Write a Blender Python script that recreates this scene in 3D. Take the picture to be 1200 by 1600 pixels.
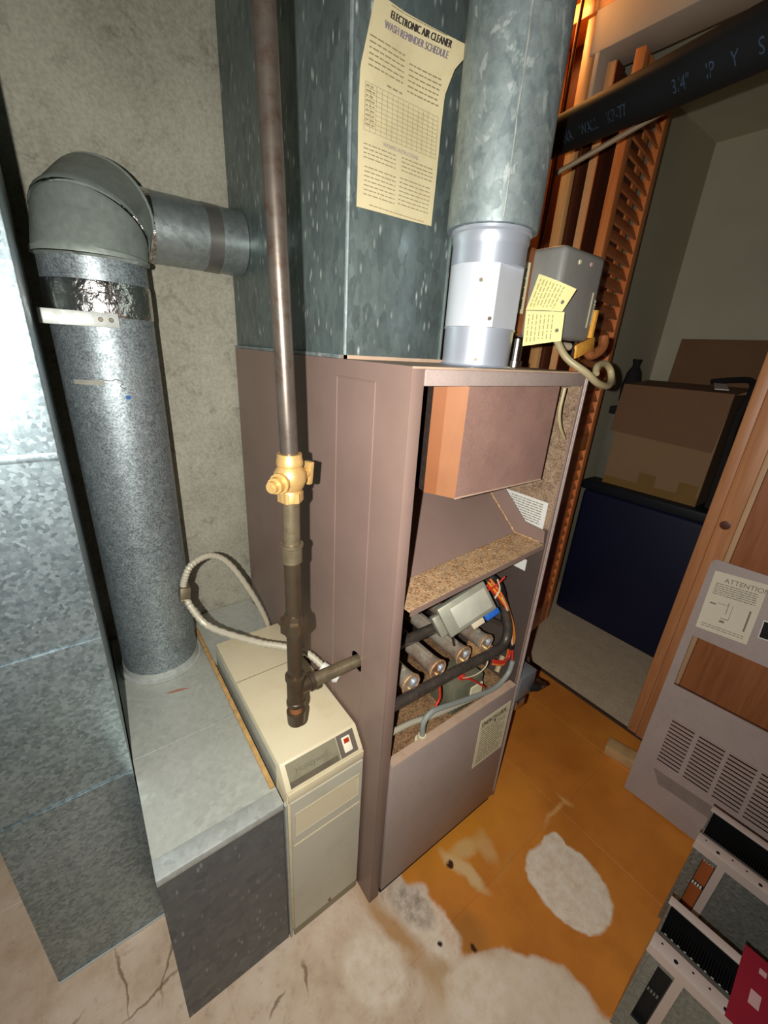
import bpy, bmesh, math, random
from mathutils import Vector, Matrix
random.seed(7)
for o in list(bpy.data.objects): bpy.data.objects.remove(o)
S = bpy.context.scene
C = S.collection

# ------------------------------------------------------------------ camera, world, light, exposure
CAM_YAW, CAM_PITCH, CAM_ROLL, FPX = 0.66006, 0.37474, 0.06271, 643.74
cam_d = bpy.data.cameras.new('camera'); cam = bpy.data.objects.new('camera', cam_d); C.objects.link(cam)
_f = Vector((math.sin(CAM_YAW)*math.cos(CAM_PITCH), math.cos(CAM_YAW)*math.cos(CAM_PITCH), -math.sin(CAM_PITCH)))
_r0 = Vector((math.cos(CAM_YAW), -math.sin(CAM_YAW), 0)); _u0 = _r0.cross(_f)
_r = _r0*math.cos(CAM_ROLL) + _u0*math.sin(CAM_ROLL); _u = -_r0*math.sin(CAM_ROLL) + _u0*math.cos(CAM_ROLL)
_M = Matrix((( _r.x, _u.x, -_f.x, -0.38134), (_r.y, _u.y, -_f.y, -0.45222), (_r.z, _u.z, -_f.z, 1.26858), (0, 0, 0, 1)))
cam.matrix_world = _M
cam_d.sensor_fit = 'VERTICAL'; cam_d.sensor_height = 24.0; cam_d.lens = 24.0*FPX/1600.0
cam_d.clip_start = 0.02; cam_d.clip_end = 50
S.camera = cam
w = bpy.data.worlds.new('world'); S.world = w; w.use_nodes = True
w.node_tree.nodes['Background'].inputs[0].default_value = (0.006, 0.0058, 0.0055, 1)
w.node_tree.nodes['Background'].inputs[1].default_value = 1.0
# the phone's flash, just left of the lens
fl = bpy.data.lights.new('flash', 'AREA'); fl.shape = 'DISK'; fl.size = 0.010; fl.energy = 14.0; fl.color = (1.0, 0.975, 0.93)
flo = bpy.data.objects.new('flash', fl); C.objects.link(flo)
flo.matrix_world = _M.copy(); flo.location = (-0.444, -0.452, 1.276)
# bare warm bulb in the stud bay behind the flue
wb = bpy.data.lights.new('warm_bulb', 'POINT'); wb.energy = 5.0; wb.color = (1.0, 0.46, 0.14); wb.shadow_soft_size = 0.03
wbo = bpy.data.objects.new('warm_bulb', wb); C.objects.link(wbo); wbo.location = (1.00, 0.685, 2.30)
S.view_settings.view_transform = 'Standard'; S.view_settings.look = 'None'
S.view_settings.gamma = 1.0; S.view_settings.use_curve_mapping = False
S.view_settings.exposure = 0.0

# ------------------------------------------------------------------ materials
MATS = {}
def lin(c):
    return tuple(((v/255)/12.92 if v/255 <= 0.04045 else ((v/255+0.055)/1.055)**2.4) for v in c)
def nodes_of(name):
    m = bpy.data.materials.new(name); m.use_nodes = True
    nt = m.node_tree; b = nt.nodes['Principled BSDF']
    return m, nt, b
def N(nt, t, **kw):
    n = nt.nodes.new(t)
    for k, v in kw.items(): setattr(n, k, v)
    return n
def pos_node(nt):
    return N(nt, 'ShaderNodeNewGeometry').outputs['Position']
def mapped(nt, src, scale=(1,1,1), rot=(0,0,0), loc=(0,0,0), typ='POINT'):
    mp = N(nt, 'ShaderNodeMapping', vector_type=typ)
    mp.inputs['Scale'].default_value = scale; mp.inputs['Rotation'].default_value = rot; mp.inputs['Location'].default_value = loc
    nt.links.new(src, mp.inputs['Vector']); return mp.outputs[0]
def noise(nt, vec, scale, detail=3, rough=0.55, dist=0.0):
    n = N(nt, 'ShaderNodeTexNoise'); n.inputs['Scale'].default_value = scale; n.inputs['Detail'].default_value = detail
    n.inputs['Roughness'].default_value = rough; n.inputs['Distortion'].default_value = dist
    nt.links.new(vec, n.inputs['Vector']); return n.outputs['Fac']
def ramp(nt, fac, stops, interp='LINEAR'):
    r = N(nt, 'ShaderNodeValToRGB'); r.color_ramp.interpolation = interp
    el = r.color_ramp.elements
    while len(el) > 1: el.remove(el[-1])
    el[0].position = stops[0][0]; el[0].color = (*stops[0][1], 1) if len(stops[0][1]) == 3 else stops[0][1]
    for p, c in stops[1:]:
        e = el.new(p); e.color = (*c, 1)
    nt.links.new(fac, r.inputs[0]); return r.outputs[0]
def mix(nt, fac, a, b, mode='MIX'):
    m = N(nt, 'ShaderNodeMix', data_type='RGBA', blend_type=mode)
    for k, v in ((0, fac), (6, a), (7, b)):
        if isinstance(v, (int, float)): m.inputs[k].default_value = v
        elif isinstance(v, tuple): m.inputs[k].default_value = (*v, 1)
        else: nt.links.new(v, m.inputs[k])
    return m.outputs[2]
def bump(nt, b, h, strength=0.3, dist=0.002):
    n = N(nt, 'ShaderNodeBump'); n.inputs['Strength'].default_value = strength; n.inputs['Distance'].default_value = dist
    nt.links.new(h, n.inputs['Height']); nt.links.new(n.outputs[0], b.inputs['Normal'])
def math_(nt, op, a, b=None):
    n = N(nt, 'ShaderNodeMath', operation=op)
    for i, v in enumerate((a, b)):
        if v is None: continue
        if isinstance(v, (int, float)): n.inputs[i].default_value = v
        else: nt.links.new(v, n.inputs[i])
    return n.outputs[0]
def paint(name, col, rough=0.5, metal=0.0, var=0.12, scale=8.0, fine=0.0, spec=0.5, dirt=None, dirt_amt=0.35, bumpy=0.0):
    """plain coat with slow colour drift, optional speckle and dirt"""
    m, nt, b = nodes_of(name); p = pos_node(nt)
    c = lin(col)
    n1 = noise(nt, p, scale, 4)
    lo = tuple(v*(1-var) for v in c); hi = tuple(min(1, v*(1+var)) for v in c)
    out = ramp(nt, n1, [(0.3, lo), (0.7, hi)])
    if dirt:
        n2 = noise(nt, p, scale*2.3, 6, 0.7)
        f = ramp(nt, n2, [(0.5, (0,0,0)), (0.72, (dirt_amt,)*3)])
        out = mix(nt, f, out, lin(dirt))
    if fine:
        n3 = noise(nt, p, 350, 2)
        out = mix(nt, fine, out, ramp(nt, n3, [(0.35, tuple(v*0.5 for v in c)), (0.65, tuple(min(1, v*1.5) for v in c))]))
    nt.links.new(out, b.inputs['Base Color'])
    b.inputs['Roughness'].default_value = rough; b.inputs['Metallic'].default_value = metal
    b.inputs['Specular IOR Level'].default_value = spec
    if bumpy: bump(nt, b, noise(nt, p, 60, 4), bumpy)
    MATS[name] = m; return m
def galvanized(name, dark, light, scale=55, stretch=(1,1,1), rough=0.45, metal=0.75, fleck=0.0, speck=False, cell=0.25, mott=False):
    """zinc coat: crystalline spangle drifting between two greys"""
    m, nt, b = nodes_of(name); p = pos_node(nt)
    v = N(nt, 'ShaderNodeTexVoronoi', feature='F1'); v.inputs['Scale'].default_value = scale
    nd = N(nt, 'ShaderNodeTexNoise'); nd.inputs['Scale'].default_value = scale*0.9; nt.links.new(p, nd.inputs['Vector'])
    warp = N(nt, 'ShaderNodeVectorMath', operation='MULTIPLY_ADD'); warp.inputs[1].default_value = (0.9/scale,)*3
    nt.links.new(nd.outputs['Color'], warp.inputs[0]); nt.links.new(mapped(nt, p, stretch), warp.inputs[2])
    nt.links.new(warp.outputs[0], v.inputs['Vector'])
    sep = N(nt, 'ShaderNodeSeparateColor'); nt.links.new(v.outputs['Color'], sep.inputs[0])
    n1 = noise(nt, p, 7, 4)
    n4 = noise(nt, mapped(nt, p, stretch), scale*1.4, 5, 0.65)
    f = math_(nt, 'ADD', math_(nt, 'MULTIPLY', sep.outputs[0], cell), math_(nt, 'ADD', math_(nt, 'MULTIPLY', n1, 0.5), math_(nt, 'MULTIPLY', n4, 0.62-cell*0.5)))
    col = ramp(nt, f, [(0.30, lin(dark)), (0.86, lin(light))])
    if speck:
        n2 = noise(nt, p, 300, 3)
        col = mix(nt, 0.55, col, ramp(nt, n2, [(0.36, lin(tuple(x*0.62 for x in dark))), (0.64, lin(light))]))
    if mott:
        n5 = noise(nt, mapped(nt, p, (1, 1, 0.7)), 30, 4, 0.6, 0.5)
        col = mix(nt, ramp(nt, n5, [(0.58, (0,0,0)), (0.63, (0.55,)*3)]), col, lin((206, 214, 208)))
        n6 = noise(nt, mapped(nt, p, (1, 1, 0.7)), 17, 4, 0.6, 0.5)
        col = mix(nt, ramp(nt, n6, [(0.57, (0,0,0)), (0.62, (0.4,)*3)]), col, lin((84, 100, 104)))
    if fleck:
        vz = N(nt, 'ShaderNodeTexVoronoi', feature='F1'); vz.inputs['Scale'].default_value = 42
        nt.links.new(mapped(nt, p, (1.9, 1.9, 0.6)), vz.inputs['Vector'])
        ff = ramp(nt, vz.outputs['Distance'], [(0.08, (fleck,)*3), (0.24, (0,0,0))])
        gate = ramp(nt, noise(nt, p, 9, 3), [(0.36, (0,0,0)), (0.54, (1,1,1))])
        ff2 = mix(nt, 1.0, ff, gate, 'MULTIPLY')
        col = mix(nt, ff2, col, lin((215, 222, 215)))
    nt.links.new(col, b.inputs['Base Color'])
    b.inputs['Metallic'].default_value = metal
    rr = math_(nt, 'ADD', math_(nt, 'MULTIPLY', sep.outputs[1], 0.16), rough-0.08)
    nt.links.new(rr, b.inputs['Roughness'])
    bump(nt, b, sep.outputs[0], 0.05, 0.0008)
    MATS[name] = m; return m
def wood(name, col, dark, axis='z', scale=1.0, rough=0.45):
    m, nt, b = nodes_of(name); p = pos_node(nt)
    st = {'z': (14, 14, 0.9), 'y': (14, 0.9, 14), 'x': (0.9, 14, 14)}[axis]
    n1 = noise(nt, mapped(nt, p, tuple(s*scale for s in st)), 3.0, 5, 0.6, 0.6)
    n2 = noise(nt, mapped(nt, p, tuple(s*scale*4 for s in st)), 3.0, 3)
    c1 = ramp(nt, n1, [(0.3, lin(dark)), (0.62, lin(col))])
    c2 = mix(nt, 0.25, c1, ramp(nt, n2, [(0.35, lin(dark)), (0.6, lin(col))]))
    nt.links.new(c2, b.inputs['Base Color']); b.inputs['Roughness'].default_value = rough
    bump(nt, b, n2, 0.08, 0.001)
    MATS[name] = m; return m
def rusty(name, base, rust, lo=0.4, hi=0.62, scale=30, rough=0.8, metal=0.0, fine=0.45):
    m, nt, b = nodes_of(name); p = pos_node(nt)
    n1 = noise(nt, p, scale, 7, 0.68)
    n2 = noise(nt, p, scale*6, 4, 0.7)
    c = ramp(nt, n1, [(lo, lin(base)), (hi, lin(rust))])
    c = mix(nt, fine, c, ramp(nt, n2, [(0.36, lin(tuple(x*0.45 for x in rust))), (0.64, lin(tuple(min(255, x*1.35) for x in base)))]))
    nt.links.new(c, b.inputs['Base Color']); b.inputs['Roughness'].default_value = rough; b.inputs['Metallic'].default_value = metal
    bump(nt, b, n2, 0.35, 0.0015)
    MATS[name] = m; return m

galvanized('zinc_plenum', (90, 102, 102), (132, 146, 143), 60, (1.3, 1.3, 0.6), 0.46, 0.6, fleck=1.0)
galvanized('zinc_flue', (100, 114, 116), (168, 180, 178), 70, (1, 1, 0.75), 0.58, 0.45, cell=0.12, mott=True)
galvanized('zinc_duct', (112, 128, 134), (178, 194, 198), 170, (1, 1, 1), 0.42, 0.75, cell=0.38)
galvanized('zinc_round', (106, 117, 123), (186, 197, 199), 90, (1, 1, 1), 0.5, 0.7, speck=True)
galvanized('zinc_elbow', (134, 144, 136), (172, 180, 170), 60, (1, 1, 1), 0.5, 0.4, cell=0.06)
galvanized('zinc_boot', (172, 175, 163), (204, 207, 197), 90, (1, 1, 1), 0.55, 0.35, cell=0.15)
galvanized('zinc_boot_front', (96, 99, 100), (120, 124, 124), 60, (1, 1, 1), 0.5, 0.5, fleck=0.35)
galvanized('zinc_trim', (168, 172, 166), (200, 204, 198), 90, (1, 1, 1), 0.5, 0.35)
galvanized('zinc_branch', (118, 126, 126), (168, 176, 174), 70, (1, 1, 1), 0.4, 0.65, cell=0.08)
galvanized('cell_metal', (108, 112, 106), (160, 164, 156), 160, (1, 1, 1), 0.40, 0.6)
_cn = MATS['cell_metal'].node_tree; bump(_cn, _cn.nodes['Principled BSDF'], noise(_cn, pos_node(_cn), 120, 4), 0.7, 0.004)
paint('cell_rail', (205, 188, 178), 0.45, 0.3, 0.06)
paint('cell_rail_dark', (92, 90, 82), 0.5, 0.3, 0.1, 30)
paint('aluminum', (200, 207, 218), 0.36, 0.55, 0.05, 14)
paint('aluminum_wrap', (214, 219, 226), 0.5, 0.2, 0.04, 14)
paint('foil', (205, 200, 195), 0.2, 1.0, 0.1, 40)
MATS['foil'].node_tree.nodes['Principled BSDF'].inputs['Roughness'].default_value = 0.22
bump(MATS['foil'].node_tree, MATS['foil'].node_tree.nodes['Principled BSDF'], noise(MATS['foil'].node_tree, pos_node(MATS['foil'].node_tree), 45, 4), 0.8, 0.006)
paint('tape_dull', (120, 118, 112), 0.35, 0.6, 0.15, 30)
paint('taupe', (134, 111, 101), 0.42, 0.0, 0.08, 5, dirt=(110, 88, 74), dirt_amt=0.18)
paint('taupe_dark', (78, 66, 60), 0.55, 0.0, 0.1)
paint('taupe_edge', (192, 164, 140), 0.5, 0.0, 0.1, 14, dirt=(150, 115, 80))
paint('taupe_panel', (166, 149, 141), 0.5, 0.0, 0.07, 7, dirt=(120, 102, 92), dirt_amt=0.2, fine=0.12)
paint('hood_front', (158, 124, 112), 0.5, 0.15, 0.16, 10, fine=0.15, dirt=(130, 98, 92), dirt_amt=0.5)
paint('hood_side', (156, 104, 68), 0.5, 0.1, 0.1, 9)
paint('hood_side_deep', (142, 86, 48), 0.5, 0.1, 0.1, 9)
rusty('tray_rust', (186, 154, 116), (120, 80, 48), 0.42, 0.66, 38)
rusty('liner_rust', (148, 124, 100), (96, 72, 54), 0.4, 0.6, 46)
rusty('burner_floor', (150, 118, 82), (96, 58, 36), 0.4, 0.64, 34)
rusty('burner_metal', (206, 194, 174), (164, 108, 72), 0.46, 0.72, 14, 0.30, 0.6, fine=0.10)
rusty('burner_rim', (196, 150, 104), (140, 96, 60), 0.4, 0.7, 40, 0.55, 0.3)
rusty('back_dark', (52, 36, 28), (34, 22, 18), 0.4, 0.6, 20)
paint('manifold_black', (70, 64, 58), 0.42, 0.3, 0.25, 30, dirt=(120, 96, 78), dirt_amt=0.5)
paint('valve_cast', (166, 165, 146), 0.5, 0.35, 0.1, 30)
paint('valve_lid', (198, 196, 178), 0.5, 0.2, 0.08, 30)
paint('control_grey', (104, 104, 84), 0.6, 0.0, 0.15, 30, dirt=(120, 84, 40))
paint('steel_pipe', (100, 91, 82), 0.36, 0.6, 0.2, 22, dirt=(76, 50, 34), dirt_amt=0.7)
paint('steel_dark', (100, 87, 70), 0.36, 0.7, 0.2, 26, dirt=(110, 74, 40), dirt_amt=0.6)
paint('nipple_steel', (128, 116, 92), 0.42, 0.6, 0.15, 40, dirt=(86, 66, 42), dirt_amt=0.6)
paint('brass', (206, 168, 106), 0.40, 0.5, 0.1, 40)
paint('rust_orange', (146, 92, 52), 0.7, 0.1, 0.2, 40)
paint('cream', (226, 213, 178), 0.42, 0.0, 0.04, 6, dirt=(196, 172, 116), dirt_amt=0.25)
paint('cream_front', (206, 201, 180), 0.45, 0.0, 0.04, 6, dirt=(150, 136, 100), dirt_amt=0.2)
paint('cream_dark', (150, 142, 116), 0.6, 0.0, 0.1, 10)
paint('control_plate', (140, 134, 110), 0.5, 0.0, 0.06, 12, dirt=(96, 82, 62), dirt_amt=0.5)
paint('control_smudge', (98, 88, 70), 0.6, 0.0, 0.2, 40)
paint('switch_well', (104, 94, 84), 0.5, 0.0, 0.08)
paint('switch_white', (246, 236, 208), 0.35)
paint('switch_red', (176, 48, 18), 0.4)
paint('print_grey', (112, 106, 84), 0.7)
paint('gasket', (190, 150, 92), 0.85, 0, 0.25, 60, bumpy=0.5)
paint('conduit_cream', (186, 179, 158), 0.4, 0.1, 0.05)
paint('conduit_grey', (142, 146, 138), 0.5, 0.0, 0.06)
paint('connector', (108, 98, 76), 0.5, 0.5, 0.2, 60)
paint('paper', (214, 200, 158), 0.85, 0, 0.07, 14, dirt=(190, 168, 118), dirt_amt=0.4)
paint('ink_black', (52, 46, 42), 0.8)
paint('ink_violet', (134, 122, 128), 0.8)
paint('ink_faint', (150, 136, 106), 0.85)
paint('tag_yellow', (240, 232, 160), 0.75, 0, 0.06, 20)
paint('tag_ink', (176, 168, 108), 0.8)
paint('label_cream', (226, 217, 180), 0.7, 0, 0.06)
paint('label_white', (214, 214, 206), 0.6, 0, 0.04)
paint('attention_paper', (220, 210, 186), 0.7, 0, 0.05)
paint('attention_ink', (128, 116, 98), 0.8)
paint('motor_grey', (142, 142, 136), 0.4, 0.1, 0.05, 8, dirt=(104, 98, 86), dirt_amt=0.25)
paint('bracket_rust', (178, 110, 64), 0.6, 0.3, 0.2, 24, dirt=(120, 64, 36), dirt_amt=0.6)
paint('orange_tape', (250, 172, 70), 0.5, 0, 0.25, 70)
paint('wire_red', (206, 52, 34), 0.45); paint('wire_yellow', (230, 160, 40), 0.45)
paint('wire_white', (214, 198, 170), 0.5); paint('wire_blue', (40, 100, 190), 0.45)
paint('wire_black', (28, 24, 22), 0.5); paint('vinyl', (170, 156, 118), 0.4, 0, 0.05)
paint('wire_orange', (222, 120, 54), 0.5)
paint('chrome', (190, 186, 180), 0.25, 1.0)
paint('abs_black', (34, 37, 38), 0.6, 0.0, 0.1, spec=0.25)
paint('abs_ink', (66, 80, 100), 0.6)
paint('tube_tan', (150, 128, 98), 0.5)
paint('copper_dark', (120, 66, 40), 0.45, 0.5, 0.25, 20)
paint('cable_dark', (70, 54, 44), 0.6)
paint('header_beige', (206, 190, 168), 0.75, 0, 0.06, 6, bumpy=0.1)
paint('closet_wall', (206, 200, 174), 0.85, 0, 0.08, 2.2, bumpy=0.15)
paint('closet_wall_shaded', (186, 178, 152), 0.85, 0, 0.08, 2.2)  # darker copy of the closet plaster, shade painted into the colour
paint('closet_carpet', (204, 182, 152), 0.95, 0, 0.12, 18, fine=0.35, bumpy=0.5)
paint('threshold_dark', (70, 54, 40), 0.7)
paint('room_wall', (74, 68, 60), 0.9); paint('ceiling', (78, 70, 62), 0.9)
paint('blue_bin', (5, 14, 48), 0.6, 0, 0.1, 3)
paint('blue_bin_lid', (20, 25, 34), 0.5, 0, 0.1, 3)
paint('cardboard', (150, 118, 84), 0.85, 0, 0.05, 5, bumpy=0.1)
paint('cardboard_flap', (128, 94, 66), 0.85, 0, 0.06, 5)
paint('cardboard_dark', (96, 70, 48), 0.85, 0, 0.06, 5)
paint('packing_tape', (140, 108, 62), 0.3, 0, 0.06)
paint('white_slip', (226, 220, 214), 0.6)
paint('grey_box', (124, 120, 104), 0.7); paint('dark_cloth', (34, 30, 28), 0.9)
paint('block_wood', (196, 160, 110), 0.7, 0, 0.14, 20)
paint('junction_grey', (120, 124, 128), 0.4, 0.3, 0.08)
paint('fin_black', (16, 16, 16), 0.6, 0.0, spec=0.2); paint('tooth_white', (214, 214, 204), 0.4)
paint('spacer_amber', (150, 80, 40), 0.4); paint('label_red', (140, 26, 44), 0.5, 0, 0.06)
paint('label_pink', (190, 150, 150), 0.6)
paint('shadow_black', (14, 12, 11), 0.8)
paint('dirt_smear', (132, 118, 109), 0.7, 0, 0.12, 30)
paint('red_mark', (170, 120, 92), 0.7); paint('blue_mark', (60, 130, 210), 0.6)
paint('white_mark', (206, 204, 190), 0.6, 0, 0.1, 60)
wood('door_wood', (240, 150, 82), (220, 118, 56), 'z'); wood('slat_wood', (226, 136, 76), (198, 104, 52), 'x')
wood('stud_wood', (240, 186, 122), (222, 158, 94), 'z'); wood('plate_wood', (226, 150, 86), (198, 116, 58), 'y')
wood('panel_wood', (198, 138, 92), (170, 110, 68), 'z'); wood('panel_inset', (166, 104, 62), (138, 80, 44), 'z')
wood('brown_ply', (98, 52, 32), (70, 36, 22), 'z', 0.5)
paint('edge_lit_tan', (240, 176, 116), 0.6)
paint('moulding_pale', (196, 158, 120), 0.6)

def concrete_wall():
    m, nt, b = nodes_of('wall_mottled'); p = pos_node(nt)
    a = noise(nt, p, 5, 6, 0.65); d = noise(nt, p, 17, 8, 0.72, 0.5); e = noise(nt, p, 150, 3)
    c = ramp(nt, a, [(0.32, lin((140, 138, 122))), (0.68, lin((172, 169, 152)))])
    c = mix(nt, ramp(nt, d, [(0.55, (0,0,0)), (0.70, (0.75,)*3)]), c, lin((98, 92, 76)))
    c = mix(nt, ramp(nt, d, [(0.28, (0.35,)*3), (0.42, (0,0,0))]), c, lin((196, 190, 168)))
    c = mix(nt, 0.18, c, ramp(nt, e, [(0.35, lin((100, 96, 82))), (0.65, lin((200, 194, 172)))]))
    nt.links.new(c, b.inputs['Base Color']); b.inputs['Roughness'].default_value = 0.9
    bump(nt, b, d, 0.15, 0.002); MATS['wall_mottled'] = m
concrete_wall()
def floor_mat():
    """amber glazed floor tiles, coat flaked off in patches and worn to bare beige at the left"""
    m, nt, b = nodes_of('floor_tiles'); p = pos_node(nt)
    nz = N(nt, 'ShaderNodeTexNoise'); nz.inputs['Scale'].default_value = 13; nz.inputs['Detail'].default_value = 5; nz.inputs['Roughness'].default_value = 0.55
    nt.links.new(p, nz.inputs['Vector'])
    sub = N(nt, 'ShaderNodeVectorMath', operation='SUBTRACT'); nt.links.new(nz.outputs['Color'], sub.inputs[0]); sub.inputs[1].default_value = (0.5,)*3
    wv = N(nt, 'ShaderNodeVectorMath', operation='MULTIPLY_ADD'); nt.links.new(sub.outputs[0], wv.inputs[0]); wv.inputs[1].default_value = (0.05, 0.05, 0)
    nt.links.new(p, wv.inputs[2]); q = wv.outputs[0]
    def ell(cx, cy, rx, ry, ang, soft=0.12):
        v = mapped(nt, q, (rx, ry, 1), (0, 0, math.radians(ang)), (cx, cy, 0), 'TEXTURE')
        l = N(nt, 'ShaderNodeVectorMath', operation='LENGTH'); nt.links.new(v, l.inputs[0])
        mr = N(nt, 'ShaderNodeMapRange'); mr.inputs['From Min'].default_value = 1+soft; mr.inputs['From Max'].default_value = 1-soft
        nt.links.new(l.outputs['Value'], mr.inputs['Value']); return mr.outputs[0]
    a1 = noise(nt, p, 9, 6, 0.65); a2 = noise(nt, p, 40, 6, 0.7); a3 = noise(nt, p, 3, 3)
    amber = ramp(nt, a3, [(0.35, lin((190, 114, 42))), (0.65, lin((218, 138, 54)))])
    amber = mix(nt, ramp(nt, a1, [(0.5, (0,0,0)), (0.75, (0.4,)*3)]), amber, lin((160, 90, 30)))
    glow = ell(0.30, -0.02, 0.22, 0.06, -3, 0.7)  # warm glow by the furnace base, painted into the amber
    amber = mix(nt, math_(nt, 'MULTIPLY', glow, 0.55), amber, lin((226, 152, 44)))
    bare = ramp(nt, a1, [(0.3, lin((198, 170, 142))), (0.5, lin((222, 198, 172))), (0.7, lin((234, 214, 192)))])
    bare = mix(nt, ramp(nt, a2, [(0.55, (0,0,0)), (0.75, (0.5,)*3)]), bare, lin((150, 122, 88)))
    white = ramp(nt, a2, [(0.35, lin((226, 204, 174))), (0.65, lin((248, 234, 214)))])
    sp = N(nt, 'ShaderNodeSeparateXYZ'); nt.links.new(q, sp.inputs[0])
    # where the coat has worn away: x left of a wandering line
    my = N(nt, 'ShaderNodeMapRange'); my.inputs['From Min'].default_value = -0.60; my.inputs['From Max'].default_value = 0.0
    nt.links.new(sp.outputs[1], my.inputs['Value'])
    def P(y): return (y+0.60)/0.60
    line = ramp(nt, my.outputs[0], [(P(-0.6), (0.36,)*3), (P(-0.44), (0.30,)*3), (P(-0.38), (0.30,)*3), (P(-0.31), (0.27,)*3), (P(-0.235), (0.19,)*3),
                                    (P(-0.20), (0.125,)*3), (P(-0.15), (0.11,)*3), (P(-0.10), (0.125,)*3), (P(-0.06), (0.14,)*3), (P(-0.01), (0.105,)*3)])
    dx = math_(nt, 'SUBTRACT', line, sp.outputs[0])
    mr = N(nt, 'ShaderNodeMapRange'); mr.inputs['From Min'].default_value = -0.006; mr.inputs['From Max'].default_value = 0.008
    nt.links.new(dx, mr.inputs['Value'])
    col = mix(nt, mr.outputs[0], amber, bare)
    def lay(fac, c, k=1.0):
        nonlocal col
        col = mix(nt, math_(nt, 'MULTIPLY', fac, k) if k != 1 else fac, col, c)
    # yellow-brown seep running out from the furnace foot
    lay(ell(0.02, -0.07, 0.018, 0.10, 12, 0.5), lin((186, 136, 72)), 0.8)
    lay(ell(0.16, -0.18, 0.04, 0.05, 20, 0.4), lin((168, 112, 50)), 0.75)
    lay(ell(0.06, -0.20, 0.05, 0.03, 10, 0.5), lin((190, 152, 96)), 0.6)
    # grey scuff and white flakes
    lay(ell(0.095, -0.105, 0.042, 0.095, 12, 0.12), white, 0.8)
    lay(ell(0.085, -0.062, 0.036, 0.055, 15, 0.3), ramp(nt, a2, [(0.38, lin((104, 94, 86))), (0.62, lin((206, 188, 168)))]), 0.65)
    lay(ell(-0.06, -0.10, 0.055, 0.075, 20, 0.15), white, 0.85)
    lay(ell(0.10, -0.26, 0.07, 0.06, 0, 0.15), white, 0.7)
    lay(ell(0.22, -0.36, 0.06, 0.10, 30, 0.2), white, 0.5)
    # flaked patches in the amber coat
    lay(ell(0.450, -0.264, 0.092, 0.106, 8, 0.04), white)
    lay(ell(0.490, -0.200, 0.050, 0.040, 30, 0.06), white)
    lay(ell(0.247, -0.083, 0.016, 0.065, 14, 0.3), lin((226, 190, 134)), 0.9)
    lay(ell(0.285, -0.050, 0.045, 0.018, -12, 0.4), lin((222, 182, 118)), 0.8)
    lay(ell(0.338, -0.085, 0.022, 0.038, -8, 0.35), lin((218, 172, 110)), 0.75)
    lay(ell(0.345, -0.146, 0.045, 0.008, 2, 0.6), lin((206, 140, 66)), 0.7)
    lay(ell(0.585, -0.142, 0.05, 0.007, 1, 0.6), lin((226, 172, 104)), 0.8)
    lay(ell(0.642, -0.140, 0.007, 0.022, 5, 0.6), lin((226, 172, 104)), 0.8)
    lay(ell(0.230, -0.054, 0.0075, 0.010, 0, 0.3), lin((70, 38, 18)))
    lay(ell(0.155, -0.205, 0.006, 0.010, 10, 0.3), lin((60, 36, 20)))
    lay(ell(0.095, -0.155, 0.006, 0.007, 0, 0.3), lin((60, 40, 26)))
    # thin dark cracks at the left
    for cx, cy, rx, ry, an in ((-0.50, 0.19, 0.0025, 0.07, 4), (-0.45, 0.13, 0.06, 0.0022, 18), (-0.42, 0.17, 0.0025, 0.05, -22), (-0.18, -0.02, 0.004, 0.02, -20), (-0.25, -0.03, 0.02, 0.003, 30), (-0.62, 0.16, 0.05, 0.004, 30)):
        lay(ell(cx, cy, rx, ry, an, 0.4), lin((110, 84, 56)), 0.7)
    nt.links.new(col, b.inputs['Base Color'])
    b.inputs['Roughness'].default_value = 0.5; b.inputs['Specular IOR Level'].default_value = 0.35
    bump(nt, b, a2, 0.12, 0.0015)
    MATS['floor_tiles'] = m
floor_mat()

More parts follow.
